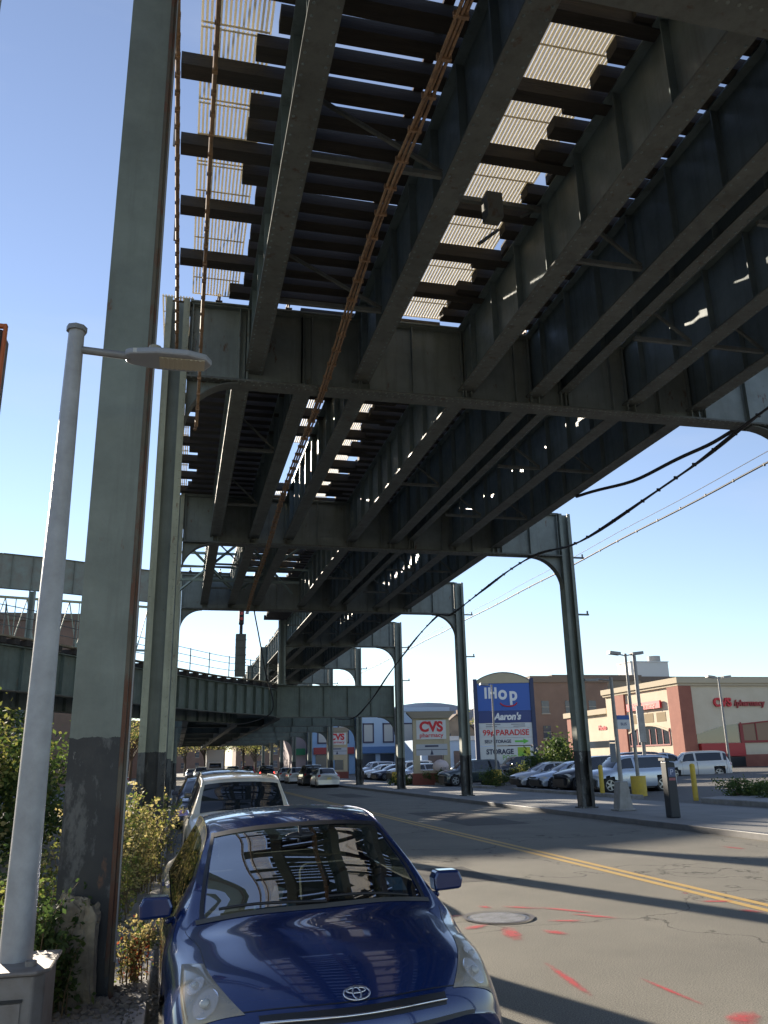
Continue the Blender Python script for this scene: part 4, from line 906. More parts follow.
# bollards
def bollard(x,y,z,lab):
    e=empty('bollard',(x,y,z),lab,'bollard','yellow bollards'); b=MB(); b.tube([(0,0,0),(0,0,1.3)],.1,12); b.sphere((0,0,1.3),.1,.1,.07,12,6); b.build('post',M_YEL,e); return e
bollard(18.5,35.6,.12,'yellow bollard between the second street post and the bus stop pole'); bollard(19.5,30.0,.14,'yellow bollard right of the dark meter pillar')
# lot lamp posts
def lot_lamp(x,y,z,hh,lab,heads=2,basew=.45,by=True,yb=M_YEL):
    e=empty('lot_lamp',(x,y,z),lab,'lamp post','parking lot lamp posts'); b=MB(); b.tube([(0,0,.6),(0,0,hh)],.085,8,r1=.06); b.build('pole',M_GALV,e)
    if by: b=MB(); b.tube([(0,0,0),(0,0,.85)],basew,16); b.build('concrete_base',yb,e,bevel=.03)
    for s in ((-1,1) if heads==2 else (-1,)):
        b=MB(); b.bar((0,0,hh-.1),(s*.35,0,hh-.03),.05,.05); b.box(min(s*.3,s*.85),max(s*.3,s*.85),-.16,.16,hh-.05,hh+.08,rot=(0,R(-6*s),0)); b.build('lamp_head',M_GALV,e)
lot_lamp(19.75,34.6,.14,6.2,'twin headed lot lamp on a yellow base, behind the bus stop pole',basew=.33)
lot_lamp(33.9,48.0,.75,5.9,'slim twin headed lot lamp in front of the pharmacy corner',basew=.2,by=False)
lot_lamp(21.0,55.2,.3,6.5,'lot lamp with a small yellow base in front of the big blue signboard',heads=1,basew=.35)
lot_lamp(17.8,70,.15,6,'lot lamp with a yellow base seen under the lower beam',heads=1,basew=.4)
e=empty('utility_post',(23.1,39.6,.3),'tall plain grey post with a small cabinet, right of the twin lamp','post'); b=MB(); b.tube([(0,0,0),(0,0,6.6)],.1,8); b.build('pole',M_GALV,e); b=MB(); b.box(-.28,.1,-.2,-.1,2.2,4.0); b.build('cabinet',M_GALV,e)
# trash can
e=empty('litter_bin',(14.8,70.5,.14),'small dark litter bin beside the fourth street post','litter bin'); b=MB(); b.tube([(0,0,0),(0,0,.95)],.3,14,r1=.36); b.build('basket',M_BLACK,e); b=MB(); b.sphere((0,0,1.0),.33,.33,.15); b.build('bag',mat('grey plastic bag',(.3,.3,.32),.5),e)
# walking person in dark clothes by the pharmacy
def person(loc,rz,lab):
    me=bpy.data.meshes.new('person'); J=[(0,0,.95),(0,0,1.2),(0,.02,1.42),(0,0,1.55),(0,-.02,1.68),(.1,0,.92),(.14,-.14,.5),(.13,-.2,.08),(.13,-.32,.03),(-.1,0,.92),(-.12,.12,.5),(-.12,.3,.12),(-.12,.2,.04),(.19,0,1.4),(.25,.1,1.14),(.24,.0,.9),(-.19,0,1.4),(-.26,-.04,1.14),(-.25,-.2,.95)]
    Ed=[(0,1),(1,2),(2,3),(3,4),(0,5),(5,6),(6,7),(7,8),(0,9),(9,10),(10,11),(11,12),(2,13),(13,14),(14,15),(2,16),(16,17),(17,18)]
    Rd=[.16,.15,.15,.06,.1,.1,.075,.05,.04,.1,.075,.05,.04,.07,.05,.04,.07,.05,.04]
    me.from_pydata(J,Ed,[]); me.materials.append(mat('dark clothing',(.02,.02,.025),.9)); o=bpy.data.objects.new('person',me); COL.objects.link(o)
    sk=o.modifiers.new('s','SKIN'); sl=me.skin_vertices.new() if not me.skin_vertices else me.skin_vertices[0]
    for i,r_ in enumerate(Rd): me.skin_vertices[0].data[i].radius=(r_,r_*.8)
    me.skin_vertices[0].data[0].use_root=True; o.modifiers.new('ss','SUBSURF').render_levels=2; o.location=loc; o.rotation_euler=(0,0,rz); tag(o,lab,'person'); return o
person((31.75,52.0,.62),R(60),'person in dark clothes walking past the pharmacy corner')
# planter island and low hedges
b=MB(); b.prism([(18.9,-5),(18.9,28.8),(20.2,29.6),(27,30.0),(27,-5)],'z',.05,.3); tag(b.build('planter_island',M_KERB,bevel=.03),'raised kerbed planting bed at the right edge behind the pavement','planter')
for (x0,x1,y,l) in ((18.4,18.6,0,''),):
    for (ya,yb,nm) in ((32.8,36.5,'behind the bus stop pole'),(38.5,46,'beside the second post'),(50,54.5,'right of the first post'),(57.5,66,'before the pharmacy pylon')):
        b=MB(); b.box(18.35,18.9,ya,yb,.1,.28); tag(b.build('kerb_strip',M_KERB,bevel=.03),'low concrete kerb strip at the lot edge %s'%nm,'kerb strip','kerb strips along the lot edge')
# ------------------------------------------------------------------ plants
M_LEAF=[mat('leaf dark',(.05,.085,.02),.7,c2=(.07,.115,.03),scale=3),mat('leaf mid',(.11,.16,.03),.7,c2=(.15,.19,.05),scale=3),mat('leaf yellow',(.27,.27,.06),.7,c2=(.2,.21,.05),scale=3),mat('leaf straw',(.58,.48,.2),.8,c2=(.45,.37,.14),scale=3),mat('leaf red',(.3,.07,.03),.8)]
for m in M_LEAF:
    n_,b_=N(m); tr=n_.nodes.new('ShaderNodeBsdfTranslucent'); 
    src=b_.inputs['Base Color']
    if src.links: n_.links.new(src.links[0].from_socket,tr.inputs[0])
    else: tr.inputs[0].default_value=src.default_value
    mx=n_.nodes.new('ShaderNodeMixShader'); mx.inputs[0].default_value=.45; n_.links.new(b_.outputs[0],mx.inputs[1]); n_.links.new(tr.outputs[0],mx.inputs[2]); n_.links.new(mx.outputs[0],n_.nodes['Material Output'].inputs[0])
M_STEM=mat('stem',(.14,.1,.05),.9); M_BARK=mat('bark',(.07,.055,.04),.9,bump=.5)
def leaf(b,p,s,rnd,mi):
    a=Vector((rnd.gauss(0,1),rnd.gauss(0,1),rnd.gauss(0,.7))).normalized(); c=a.cross(Vector((rnd.gauss(0,1),rnd.gauss(0,1),rnd.gauss(0,1)))).normalized()
    b.cur=mi; p=Vector(p); b.add([p-a*s*.5,p+c*s*.28,p+a*s*.5,p-c*s*.28],[(0,1,2,3)])
def bush(lab,cx,cy,cz,rx,ry,rz,nleaf,ls,pal,seed,clumps=26,name='bush',cat='bush',grp=None,trunk=True):
    rnd=random.Random(seed); e=empty(name,(cx,cy,cz),lab,cat,grp); b=MB()
    cl=[]
    for i in range(clumps):
        while True:
            p=Vector((rnd.uniform(-1,1),rnd.uniform(-1,1),rnd.uniform(-.9,1)))
            if .35<p.length<1: break
        cl.append((Vector((p.x*rx,p.y*ry,(p.z+1)*rz/2)),rnd.uniform(.18,.42)*min(rx,ry,rz/1.2),rnd.choice(pal)))
    for i in range(nleaf):
        c,r_,mi=rnd.choice(cl); d=Vector((rnd.gauss(0,1),rnd.gauss(0,1),rnd.gauss(0,1)))*r_*.75
        p=c+d; p.z=max(.03,p.z); leaf(b,p,ls*rnd.uniform(.6,1.3),rnd,mi if rnd.random()<.75 else rnd.choice(pal))
    b.build('foliage',M_LEAF,e)
    if trunk:
        b=MB()
        for c,r_,mi in cl[:14]: b.tube([(0,0,0),(c.x*.4,c.y*.4,c.z*.5),tuple(c)],.03,5,r1=.008)
        b.build('stems',M_STEM,e)
    return e
def weed(lab,cx,cy,hh,n,pal,seed,spread=.35,grp='weeds along the left pavement',ls=.05,z=.15,dens=48):
    rnd=random.Random(seed); e=empty('weed',(cx,cy,z),lab,'weed',grp); b=MB(); s=MB()
    for i in range(n):
        a=rnd.uniform(0,2*PI); r0_=rnd.uniform(0,spread); x,y=r0_*math.cos(a),r0_*math.sin(a); H=hh*rnd.uniform(.45,1); lx,ly=rnd.gauss(0,.2),rnd.gauss(0,.2); mi0=rnd.choice(pal)
        P=[Vector((x+lx*t*t*H,y+ly*t*t*H,H*t)) for t in (0,.3,.6,.85,1)]
        s.tube(P,.006,4,r1=.002)
        for k in range(dens):
            t=rnd.uniform(.12,1); j=min(3,int(t*4)); p=P[j].lerp(P[j+1],t*4-j) if t*4-j<=1 else P[-1]
            d=Vector((rnd.gauss(0,1),rnd.gauss(0,1),rnd.gauss(0,.6)))*(.075*(1.25-t))*hh**.5; leaf(b,p+d,ls*rnd.uniform(.6,1.4),rnd,mi0 if rnd.random()<.7 else rnd.choice(pal))
    b.build('leaves',M_LEAF,e); s.build('stems',M_STEM,e); return e
bush('tall tangle of yellowing vines at the left edge behind the lamp post',-4.3,17.2,.1,1.35,1.5,3.1,9000,.12,[0,1,1,2,3],11,40,name='vine_bush')
bush('dark green vine thicket just left of the foreground column',-2.75,17.8,.1,1.0,1.2,2.75,8000,.11,[0,0,1,2],12,34,name='vine_bush')
bush('low green scrub between lamp post and foreground column',-2.2,12.6,.1,.7,1.6,.55,3000,.07,[0,1,2,3],13,24)
bush('low shadowed scrub left of the lamp post',-3.5,13.0,.1,.9,1.4,1.3,4000,.09,[0,0,1],14,24)
weed('tall straw coloured weeds right of the foreground column',-.85,11.2,1.35,46,[2,3,3,1],21,.45,dens=46)
weed('feathery yellow weeds at the foot of the second column',-.95,13.4,1.5,50,[3,3,2,1],22,.55,dens=46)
weed('green and straw weeds right of the second column by the kerb',-.35,13.9,1.25,34,[1,2,3],23,.22,dens=40)
weed('straw weeds farther along the left kerb',-.3,17.5,1.3,34,[1,2,3],24,.35)
weed('low green weeds under the straw ones',-1.0,10.3,.6,34,[0,1,1,2],25,.5,dens=40)
weed('green creeper climbing the foot of the foreground column',-.86,7.12,.95,30,[0,0,1],26,.18,ls=.045,dens=44)
weed('leafy green weeds between the cabinet and the foreground column',-1.25,7.6,.85,34,[0,1,1,2],27,.3,ls=.045,dens=40)
weed('reddish dry weed on the pavement beside the foreground column',-.27,7.75,.48,22,[4,3,3,1],28,.12,ls=.03)
weed('pale green weeds behind the cabinet at the left edge',-1.75,8.6,.6,24,[1,2,1],29,.4,ls=.045)
weed('straw weeds behind the green ones at the left edge',-2.3,9.8,.8,30,[1,2,3],30,.5)
weed('small tuft of grass at the kerb by the blue car',-.2,9.1,.25,16,[1,3],31,.15,ls=.03)
bush('round green tree beside the big blue signboard',22.5,49.0,.3,1.5,1.2,2.5,5200,.2,[0,0,1],41,34,name='small_tree',cat='tree')
for (x,y,r_,l,s) in ((21.5,27.6,1.2,'low dark green shrub in the planting bed, nearer one',51),(21.2,29.6,1.1,'low dark green shrub in the planting bed beside the bollard',52),(23.4,29.2,1.1,'low dark green shrub in the planting bed near the right edge',54),(23.6,26.0,1.3,'low shrub in the planting bed cut by the right edge',53)): bush(l,x,y,.28,r_,r_*.8,.55,2200,.1,[0,1],s,22)
bush('clipped hedge at the foot of the pharmacy pylon',18.5,59.5,.15,1.6,.8,.9,2500,.12,[0,0,1],61,20)
bush('green hedge left of the pharmacy pylon',16.8,62.5,.15,1.8,.8,.7,2200,.12,[0,1],62,20)
bush('yellow green shrub at the foot of the big blue signboard',24.0,57.2,.35,1.1,.8,1.1,1800,.12,[1,2],63,14)
bush('dark shrub left of the big blue signboard',19.9,52.8,.2,.9,.8,.9,1800,.12,[0,0,1],64,14)
# bare and brownish trees far down the street
def tree(lab,x,y,hh,seed,pal,nl=2500,grp='trees at the far end of the street',r_=3.0,ls=.3):
    rnd=random.Random(seed); e=empty('street_tree',(x,y,0),lab,'tree',grp); b=MB(); b.tube([(0,0,0),(.1,0,hh*.3),(0,.1,hh*.5)],.22,7,r1=.12)
    tips=[]
    for i in range(14):
        a=rnd.uniform(0,2*PI); t=Vector((math.cos(a)*r_*rnd.uniform(.3,1),math.sin(a)*r_*rnd.uniform(.3,1),hh*rnd.uniform(.6,1))); st=Vector((0,0,hh*rnd.uniform(.25,.5))); m_=st.lerp(t,.5)+Vector((0,0,.4)); b.tube([st,m_,t],.09,5,r1=.02); tips+= [m_,t,st.lerp(t,.75)]
        for q in range(3): t2=t+Vector((rnd.gauss(0,.8),rnd.gauss(0,.8),rnd.gauss(0,.6))); b.tube([m_,t2],.03,4,r1=.01); tips.append(t2)
    b.build('trunk',M_BARK,e); b=MB()
    for i in range(nl): p=rnd.choice(tips)+Vector((rnd.gauss(0,.6),rnd.gauss(0,.6),rnd.gauss(0,.5))); leaf(b,p,ls*rnd.uniform(.6,1.3),rnd,rnd.choice(pal))
    if nl: b.build('crown',M_LEAF,e)
tl=['left of the vanishing point','beyond the truck','above the red car','beyond the white van','at the right kerb row end','close behind the lower bridge','straight above the box truck','right of the red car','leftmost beside the brick building']
for i,(x,y) in enumerate([(-3,150),(1.5,172),(8,168),(14,160),(16,185),(-6,120),(4.8,158),(11,150),(-9,140)]): tree('half bare brown tree far down the street, %s'%tl[i],x,y,9,70+i,[3,2,0],2600,r_=4.2)
for i,(x,y) in enumerate([(-12,60),(-18,52),(-26,48)]): tree('leafy tree behind the lower line, %s'%['nearest the columns','in the middle','at the left edge'][i],x,y,6,80+i,[0,1,2],2600,'trees behind the lower line on the left')
for i,(x,y) in enumerate([(40,118),(47,124)]): tree('autumn tree between the houses, %s'%['left one','right one'][i],x,y,7.5,90+i,[3,2,1],2200,'autumn trees among the houses')
def rubble(lab,cx,cy,rx,ry,n,seed,m,smin=.01,smax=.05,z=.15):
    rnd=random.Random(seed); b=MB()
    for i in range(n):
        a=rnd.uniform(0,2*PI); r_=rnd.random()**.7; x,y=cx+math.cos(a)*r_*rx,cy+math.sin(a)*r_*ry; s_=rnd.uniform(smin,smax)*(1.3-r_)
        b.box(x-s_,x+s_*rnd.uniform(.5,1),y-s_,y+s_*rnd.uniform(.5,1),z-.01,z+s_*rnd.uniform(.4,1.1),rot=(rnd.uniform(-.5,.5),rnd.uniform(-.5,.5),rnd.uniform(0,3)))
    o=b.build('rubble',m); tag(o,lab,'rubble'); o['kind']='stuff'; return o
M_LITTER=mat('grit',(.14,.12,.095),.95,c2=(.22,.2,.165),scale=20)
rubble('crumbled concrete grit round the foot of the foreground column',-.55,7.15,.6,.55,420,5,M_LITTER,.006,.035)
rubble('grit and broken slabs on the pavement beyond the foreground column',-.6,9.6,.7,1.4,500,6,M_LITTER,.006,.045)
rubble('grit along the left kerb beside the blue car',-.24,7.5,.09,3.2,120,8,M_LITTER,.004,.02)
rubble('dead leaves and grit in the gutter beside the blue car',-.06,8.5,.05,4,240,9,M_LITTER,.004,.018,.005)
b=MB()
for (x0,y0,w0,d0,a) in ((-.75,9.0,.7,.5,.05),(-.5,9.75,.6,.45,-.06),(-1.3,9.4,.5,.6,.04),(-.9,10.3,.7,.5,.07)):
    b.box(x0-w0/2,x0+w0/2,y0-d0/2,y0+d0/2,.13,.185,rot=(a,a*.7,a*3))
o=tag(b.build('broken_slabs',M_SIDE,bevel=.01),'heaved broken slabs of the left pavement'); o['kind']='structure'
weed('creeper mass over the concrete footing, left side',-.88,6.95,.72,60,[0,0,1],36,.22,ls=.05,dens=50)
weed('tall yellow green weeds against the base of the second column',-.75,12.3,1.5,50,[3,2,2,1],37,.35,dens=60,ls=.05)
weed('straw weeds at the kerb just before the second column',-.45,12.9,1.15,44,[3,3,2],38,.2,dens=60,ls=.045)
weed('green weed clump low in front of the straw weeds',-.85,10.6,.75,44,[1,1,2,3],39,.4,dens=50,ls=.05)
# ------------------------------------------------------------------ signs
M_NAVY=mat('sign navy frame',(.02,.035,.10),.5); M_SBLUE=mat('sign blue panel',(.02,.10,.42),.4); M_SWH=mat('sign white panel',(.62,.64,.64),.5); M_SRED=mat('sign red',(.6,.02,.03),.5); M_CREAMW=mat('stucco cream',(.50,.43,.29),.9,c2=(.45,.39,.27),scale=2,bump=.15); M_TXW=mat('text white',(.8,.8,.8),.5); M_TXN=mat('text navy',(.02,.03,.08),.5); M_TXG=mat('text green',(.15,.4,.05),.5); M_SDB=mat('sign dark blue panel',(.015,.04,.19),.4)
# big multi-tenant signboard facing down the street
rzI=R(-14)
si=empty('shop_signboard',(24.35,61.6,.3),'tall blue and white multi tenant signboard on two navy posts','shop sign',None,rzI); si.scale=(.86,1,.97)
for s in (-1,1):
    b=MB(); b.box(s*2.55-.17,s*2.55+.17,-.28,.28,0 if s>0 else -.3,7.75); b.build('post',M_NAVY,si)
b=MB(); n=14; arc=[(-2.36+4.72*i/n,7.6+.62*math.sin(PI*i/n)**.8) for i in range(n+1)]; b.prism([(-2.36,7.4)]+arc+[(2.36,7.4)],'y',-.22,.22); b.build('arched_top',M_CREAMW,si)
b=MB(); 
for i in range(n): (xa,za),(xb,zb)=arc[i],arc[i+1]; b.bar((xa,0,za+.03),(xb,0,zb+.03),.52,.06)
b.build('top_trim',M_NAVY,si)
def panel(z0,z1,m,nm='panel'): b=MB(); b.box(-2.36,2.36,-.2,.2,z0,z1); return b.build(nm,m,si)
p1=panel(5.25,7.38,M_SBLUE); p2=panel(4.33,5.23,M_SDB); p3=panel(3.95,4.31,M_SWH); p4=panel(3.2,3.93,M_SWH); p5=panel(2.62,3.18,M_SWH); p6=panel(1.0,2.54,M_SWH)
rt=(PI/2,0,0)
for ch,x_,z_,q_ in (('I',-1.62,6.6,1.15),('H',-1.0,6.6,1.15),('o',-.1,6.6,1.45),('p',.85,6.5,1.45)): text(ch,q_,M_TXW,(x_,-.21,z_),rt,'lettering',p1,.015,.045,1.0)
b=MB(); b.tube([(.4+.75*math.cos(t_),-.215,5.92-.34*math.sin(t_)) for t_ in [PI*(.05+.9*i/16) for i in range(17)]],.055,6); b.build('smile',M_SRED,p1)
text("Aaron's",.72,M_TXW,(.2,-.21,4.78),rt,'lettering',p2,.015,.03,1.05,shear=.25)
text('SHOP HERE',.14,mat('text grey',(.2,.2,.22),.5),(-1.2,-.21,3.38),rt,'lettering',p3,.005) if False else None
b=MB()
for (x0,x1,z) in ((-1.75,-.45,4.2),(-1.75,-.75,4.05),(.5,1.75,4.2),(.7,1.75,4.05)): b.box(x0,x1,-.206,-.201,z-.035,z+.035)
b.build('small_print',mat('text grey',(.25,.25,.27),.5),p3)
text('99¢ PARADISE',.60,M_SRED,(0,-.21,3.56),rt,'lettering',p4,.01,.012,1.12)
text('SELF STORAGE',.34,M_TXN,(-.75,-.21,2.9),rt,'lettering',p5,.01,.008,1.05)
b=MB(); b.prism([(.75,2.83),(1.5,2.83),(1.5,2.7),(2.0,2.9),(1.5,3.1),(1.5,2.97),(.75,2.97)],'y',-.215,-.201); b.build('arrow',mat('arrow green',(.12,.5,.06),.5),p5)
text('STORAGE',.52,M_TXN,(-.62,-.21,2.12),rt,'lettering',p6,.01,.018,1.05); text('POST',.5,M_TXG,(.2,-.21,1.67),rt,'lettering',p6,.01,0,1.05)
b=MB(); b.box(.95,2.05,-.215,-.201,1.5,2.45); b.build('yellow_square',mat('sign yellow green',(.6,.55,.03),.5,c2=(.2,.45,.05),scale=1.2),p6)
text('climate controlled self storage',.2,M_TXN,(-.1,-.21,1.2),rt,'lettering',p6,.005,.002,1.1)
# pharmacy pylons
def pylon(x,y,z,w,hh,lab,rz,sc_=1):
    e=empty('pharmacy_pylon',(x,y,z),lab,'shop sign','cream pharmacy pylons',rz)
    b=MB(); b.box(-w/2+.02,-w/2+.5*sc_,-.45,.45,.75,hh-.5); b.box(w/2-.5*sc_,w/2-.02,-.45,.45,.75,hh-.5); b.box(-w/2+.5*sc_,w/2-.5*sc_,-.4,.4,2.15*sc_,hh-.5); b.box(-w/2+.5*sc_,w/2-.5*sc_,-.4,.4,.75,.95); b.build('shaft',M_CREAMW,e)
    b=MB(); b.box(-w/2-.08,w/2+.08,-.55,.55,-.3,.75); b.build('brick_base',mat('red brick base',(.22,.07,.05),.85),e)
    b=MB(); b.prism([(-w/2,hh-.5),(w/2,hh-.5),(w/2+.42,hh-.06),(w/2+.42,hh),(-w/2-.42,hh),(-w/2-.42,hh-.06)],'y',-.62,.62); b.build('cornice',mat('cornice stucco',(.30,.26,.20),.9),e)
    b=MB(); b.box(-1.1*sc_,1.1*sc_,-.47,-.41,hh-2.0*sc_,hh-.62*sc_); p=b.build('sign_panel',M_SWH,e)
    text('CVS',.98*sc_,M_SRED,(0,-.475,hh-1.13*sc_),rt,'lettering',p,.01,.045*sc_,1.0); text('pharmacy',.42*sc_,M_SRED,(0,-.475,hh-1.72*sc_),rt,'lettering',p,.01,.006,1.08)
    b=MB(); b.box(-1.15*sc_,1.15*sc_,-.46,-.41,hh-3.15*sc_,hh-2.35*sc_); q=b.build('reader_board',mat('reader board grey',(.42,.45,.5),.5),e)
    b=MB(); b.box(-.5*sc_,.5*sc_,-.466,-.461,hh-2.55*sc_,hh-2.43*sc_); b.prism([(-.12,hh-3.1*sc_),(.12,hh-3.1*sc_),(.0,hh-2.7*sc_)],'y',-.466,-.461); b.box(-1.15*sc_,1.15*sc_,-.466,-.461,hh-2.76*sc_,hh-2.72*sc_); b.build('board_lettering',M_TXN,q)
    return e
pylon(18.35,61.5,.2,2.75,5.15,'cream pharmacy pylon with red letters, the nearer and larger one',R(-12))
pylon(17.7,97,.1,2.4,5.6,'cream pharmacy pylon far down the lot before the blue building',R(-8),.95)
e=empty('round_parasol',(18.6,60.1,.3),'pale rounded inflatable shape in front of the pharmacy pylon','inflatable'); b=MB(); b.sphere((0,0,1.1),.62,.5,.5); b.build('canopy',mat('pale pink vinyl',(.6,.5,.48),.4),e); b=MB(); b.tube([(0,0,0),(0,0,.7)],.05,6); b.build('stem',M_GALV,e)
# ------------------------------------------------------------------ pharmacy building
M_STU=mat('pharmacy stucco',(.64,.55,.42),.9,c2=(.58,.49,.36),scale=.8,bump=.1); M_BRK=mat('pharmacy red brick',(.33,.125,.085),.85,c2=(.28,.1,.07),scale=2); M_WREED=mat('red window frame',(.25,.02,.02),.5); M_WIN=mat('shop glass',(.05,.06,.07),.05,spec=.9); M_TAN=mat('window blind',(.3,.19,.12),.7)
ph=empty('pharmacy_building',(38.9,60.4,.8),'cream stucco pharmacy with red brick pilasters and long window bands','shop building')
def part(nm,m,fn,par=ph,bev=0): b=MB(); fn(b); return b.build(nm,m,par,bevel=bev)
HH=6.85
part('wall',M_STU,lambda b:(b.box(0,26,0,12.2,0,HH),b.box(.4,20,12.21,21.5,0,5.15)))
part('cornice',mat('cornice cream',(.5,.42,.30),.9),lambda b:(b.box(-.3,26.3,-.3,12.5,HH-.25,HH+.2),b.box(-.18,26.2,-.18,12.4,HH-.45,HH-.252),b.box(.1,20.3,12.51,21.8,4.95,5.45)))
part('base_course',M_BRK,lambda b:(b.box(-.06,26,-.06,12.25,-.3,1.0),b.box(.33,20,12.26,21.55,-.3,.9)))
for (x0,x1,y0,y1,z1) in ((-.16,1.0,-.16,1.5,HH-.46),(-.16,.6,8.6,10.4,HH-.46),(.25,.9,19.8,21.3,4.93)):
    part('pilaster',M_BRK,lambda b:b.box(x0,x1,y0,y1,1.002 if False else -.28,z1))
# left face windows (x=0 face)
part('window',M_WIN,lambda b:(b.prism([(2.0,1.9),(8.4,1.9),(8.4,3.05),(7.2,3.35),(5,3.45),(3.2,3.3),(2.0,2.9)],'x',-.02,.05)))
part('window_frame',M_WREED,lambda b:[b.box(-.06,-.021,2.0+i*1.0-.05,2.0+i*1.0+.05,1.9,3.2) for i in range(7)]+[b.box(-.062,-.022,2,8.4,1.84,1.95)])
part('arch_trim',M_STU,lambda b:[b.bar((-.05,2.0+6.4*i/10,3.0+.55*math.sin(PI*(i+.0)/10)),(-.05,2.0+6.4*(i+1)/10,3.0+.55*math.sin(PI*(i+1)/10)),.12,.14) for i in range(10)])
for y in (2.3,4.2,6.1): part('recess',mat('recess tan',(.28,.21,.12),.9),lambda b:b.box(-.02,.05,y,y+1.4,3.75,4.5))
part('window',M_WIN,lambda b:b.box(.37,.45,13,18,1.9,2.5))
# front face (y=0 face)
part('window',M_TAN,lambda b:b.prism([(5.2,2.0),(24,2.0),(24,3.1),(20,3.55),(14,3.8),(9,3.7),(5.2,3.4)],'y',-.02,.05))
part('window_frame',M_WREED,lambda b:[b.box(5.2+i*1.35-.05,5.2+i*1.35+.05,-.07,-.021,2.0,3.5) for i in range(15)]+[b.box(5.0,24,-.08,-.022,1.9,2.08),b.box(5.0,5.3,-.12,-.023,.9,3.4)]+[b.bar((5.2+18.8*i/12,-.05,3.35+.5*math.sin(PI*i/12)),(5.2+18.8*(i+1)/12,-.05,3.35+.5*math.sin(PI*(i+1)/12)),.07,.1) for i in range(12)])
part('entrance',mat('entrance red',(.4,.03,.03),.5),lambda b:(b.box(1.1,5.0,-.5,-.07,.9,1.9),b.box(1.1,5.0,-.4,-.07,1.0,1.2)))
part('window',M_WIN,lambda b:b.prism([(1.1,1.95),(4.9,1.95),(4.9,3.4),(3.4,3.2),(1.1,2.6)],'y',-.03,.05))
part('trolley_row',M_BLACK,lambda b:b.box(1.4,4.6,-.9,-.5,.1,.85))
text('CVS',.92,M_SRED,(3.75,-.1,5.05),rt,'lettering',ph,.08,.035,1); text('/pharmacy',.66,mat('sign dark red',(.35,.03,.03),.5),(6.25,-.1,5.0),rt,'lettering',ph,.06,.02,1.02)
s_=MB(); s_.box(-.28,-.1,2.6,8.0,4.85,5.45); sb_=s_.build('sign_box',M_SRED,ph)
text('CVS/pharmacy',.62,mat('sign pale red',(.75,.25,.2),.5),(-.29,5.3,5.15),(PI/2,0,-PI/2),'lettering',sb_,.01,.01,1.1)
text('Photo',.6,M_SRED,(.36,14.0,3.7),(PI/2,0,-PI/2),'lettering',ph,.02,.015,1.1)
# ------------------------------------------------------------------ background buildings
M_BBRK=mat('brown brick',(.23,.155,.12),.9,c2=(.18,.12,.09),scale=.5); M_TBRK=mat('tan brick',(.34,.265,.19),.9,c2=(.22,.17,.12),scale=.5); M_PANE=mat('far window',(.05,.06,.08),.2); M_SILL=mat('stone sill',(.35,.32,.27),.8); M_PARA=mat('parapet stone',(.17,.13,.1),.8)
def block(lab,x0,x1,y0,y1,z1,m,faces=('s','w'),sx=3.2,sz=3.0,grp='brick apartment blocks behind the pharmacy',win=(1.0,1.5),name='apartment_block'):
    e=empty(name,(x0,y0,0),lab,'building',grp); W_,D_=x1-x0,y1-y0
    b=MB(); b.box(0,W_,0,D_,0,z1); b.build('wall',m,e)
    b=MB(); b.box(-.15,W_+.15,-.15,.2,z1-.45,z1+.35); b.box(-.15,.2,.21,D_,z1-.45,z1+.35); b.build('parapet',M_PARA,e)
    cnt=0
    def win_at(fn,fs):
        b=MB(); fn(b); w_=b.build('window',M_PANE,e); b=MB(); fs(b); b.build('sill',M_SILL,w_)
    z=1.2
    while z+win[1]<z1-.5:
        if 's' in faces:
            x=1.2
            while x+win[0]<W_ and cnt<60:
                win_at(lambda b:b.box(x,x+win[0],-.05,-.01,z,z+win[1]),lambda b:(b.box(x-.1,x+win[0]+.1,-.14,-.011,z-.14,z-.003),b.box(x-.02,x+win[0]+.02,-.07,-.052,z+win[1]*.5-.03,z+win[1]*.5+.03))); cnt+=1; x+=sx
        if 'w' in faces:
            y=1.2
            while y+win[0]<D_ and cnt<95:
                win_at(lambda b:b.box(-.05,-.01,y,y+win[0],z,z+win[1]),lambda b:(b.box(-.14,-.011,y-.1,y+win[0]+.1,z-.14,z-.003),b.box(-.07,-.052,y-.02,y+win[0]+.02,z+win[1]*.5-.03,z+win[1]*.5+.03))); cnt+=1; y+=sx
        z+=sz
    return e
block('dark brown brick apartment block behind the big blue signboard',42.5,53,98,112,11.4,M_BBRK)
block('tan brick apartment block rising left of the pharmacy roof',52,66,112,130,13.0,M_TBRK)
block('long tan brick apartment block above the pharmacy roof',66.2,105,116,130,13.2,M_TBRK)
e=empty('rooftop_unit',(67.5,117,13.56),'white rooftop plant house above the pharmacy','plant room'); b=MB(); b.box(0,6.5,0,4,0,2.3); b.box(-.1,6.6,-.1,4.1,2.3,2.45); b.build('housing',mat('white panel',(.6,.6,.58),.6),e); b=MB(); b.tube([(5.6,2.4,2.46),(5.6,2.4,3.5)],1.0,16); b.build('tank',mat('grey tank',(.35,.34,.32),.6),e)
M_BLUEW=mat('blue painted brick',(.3,.45,.66),.85,c2=(.26,.4,.6),scale=1); M_LBL=mat('pale blue render',(.42,.54,.68),.85)
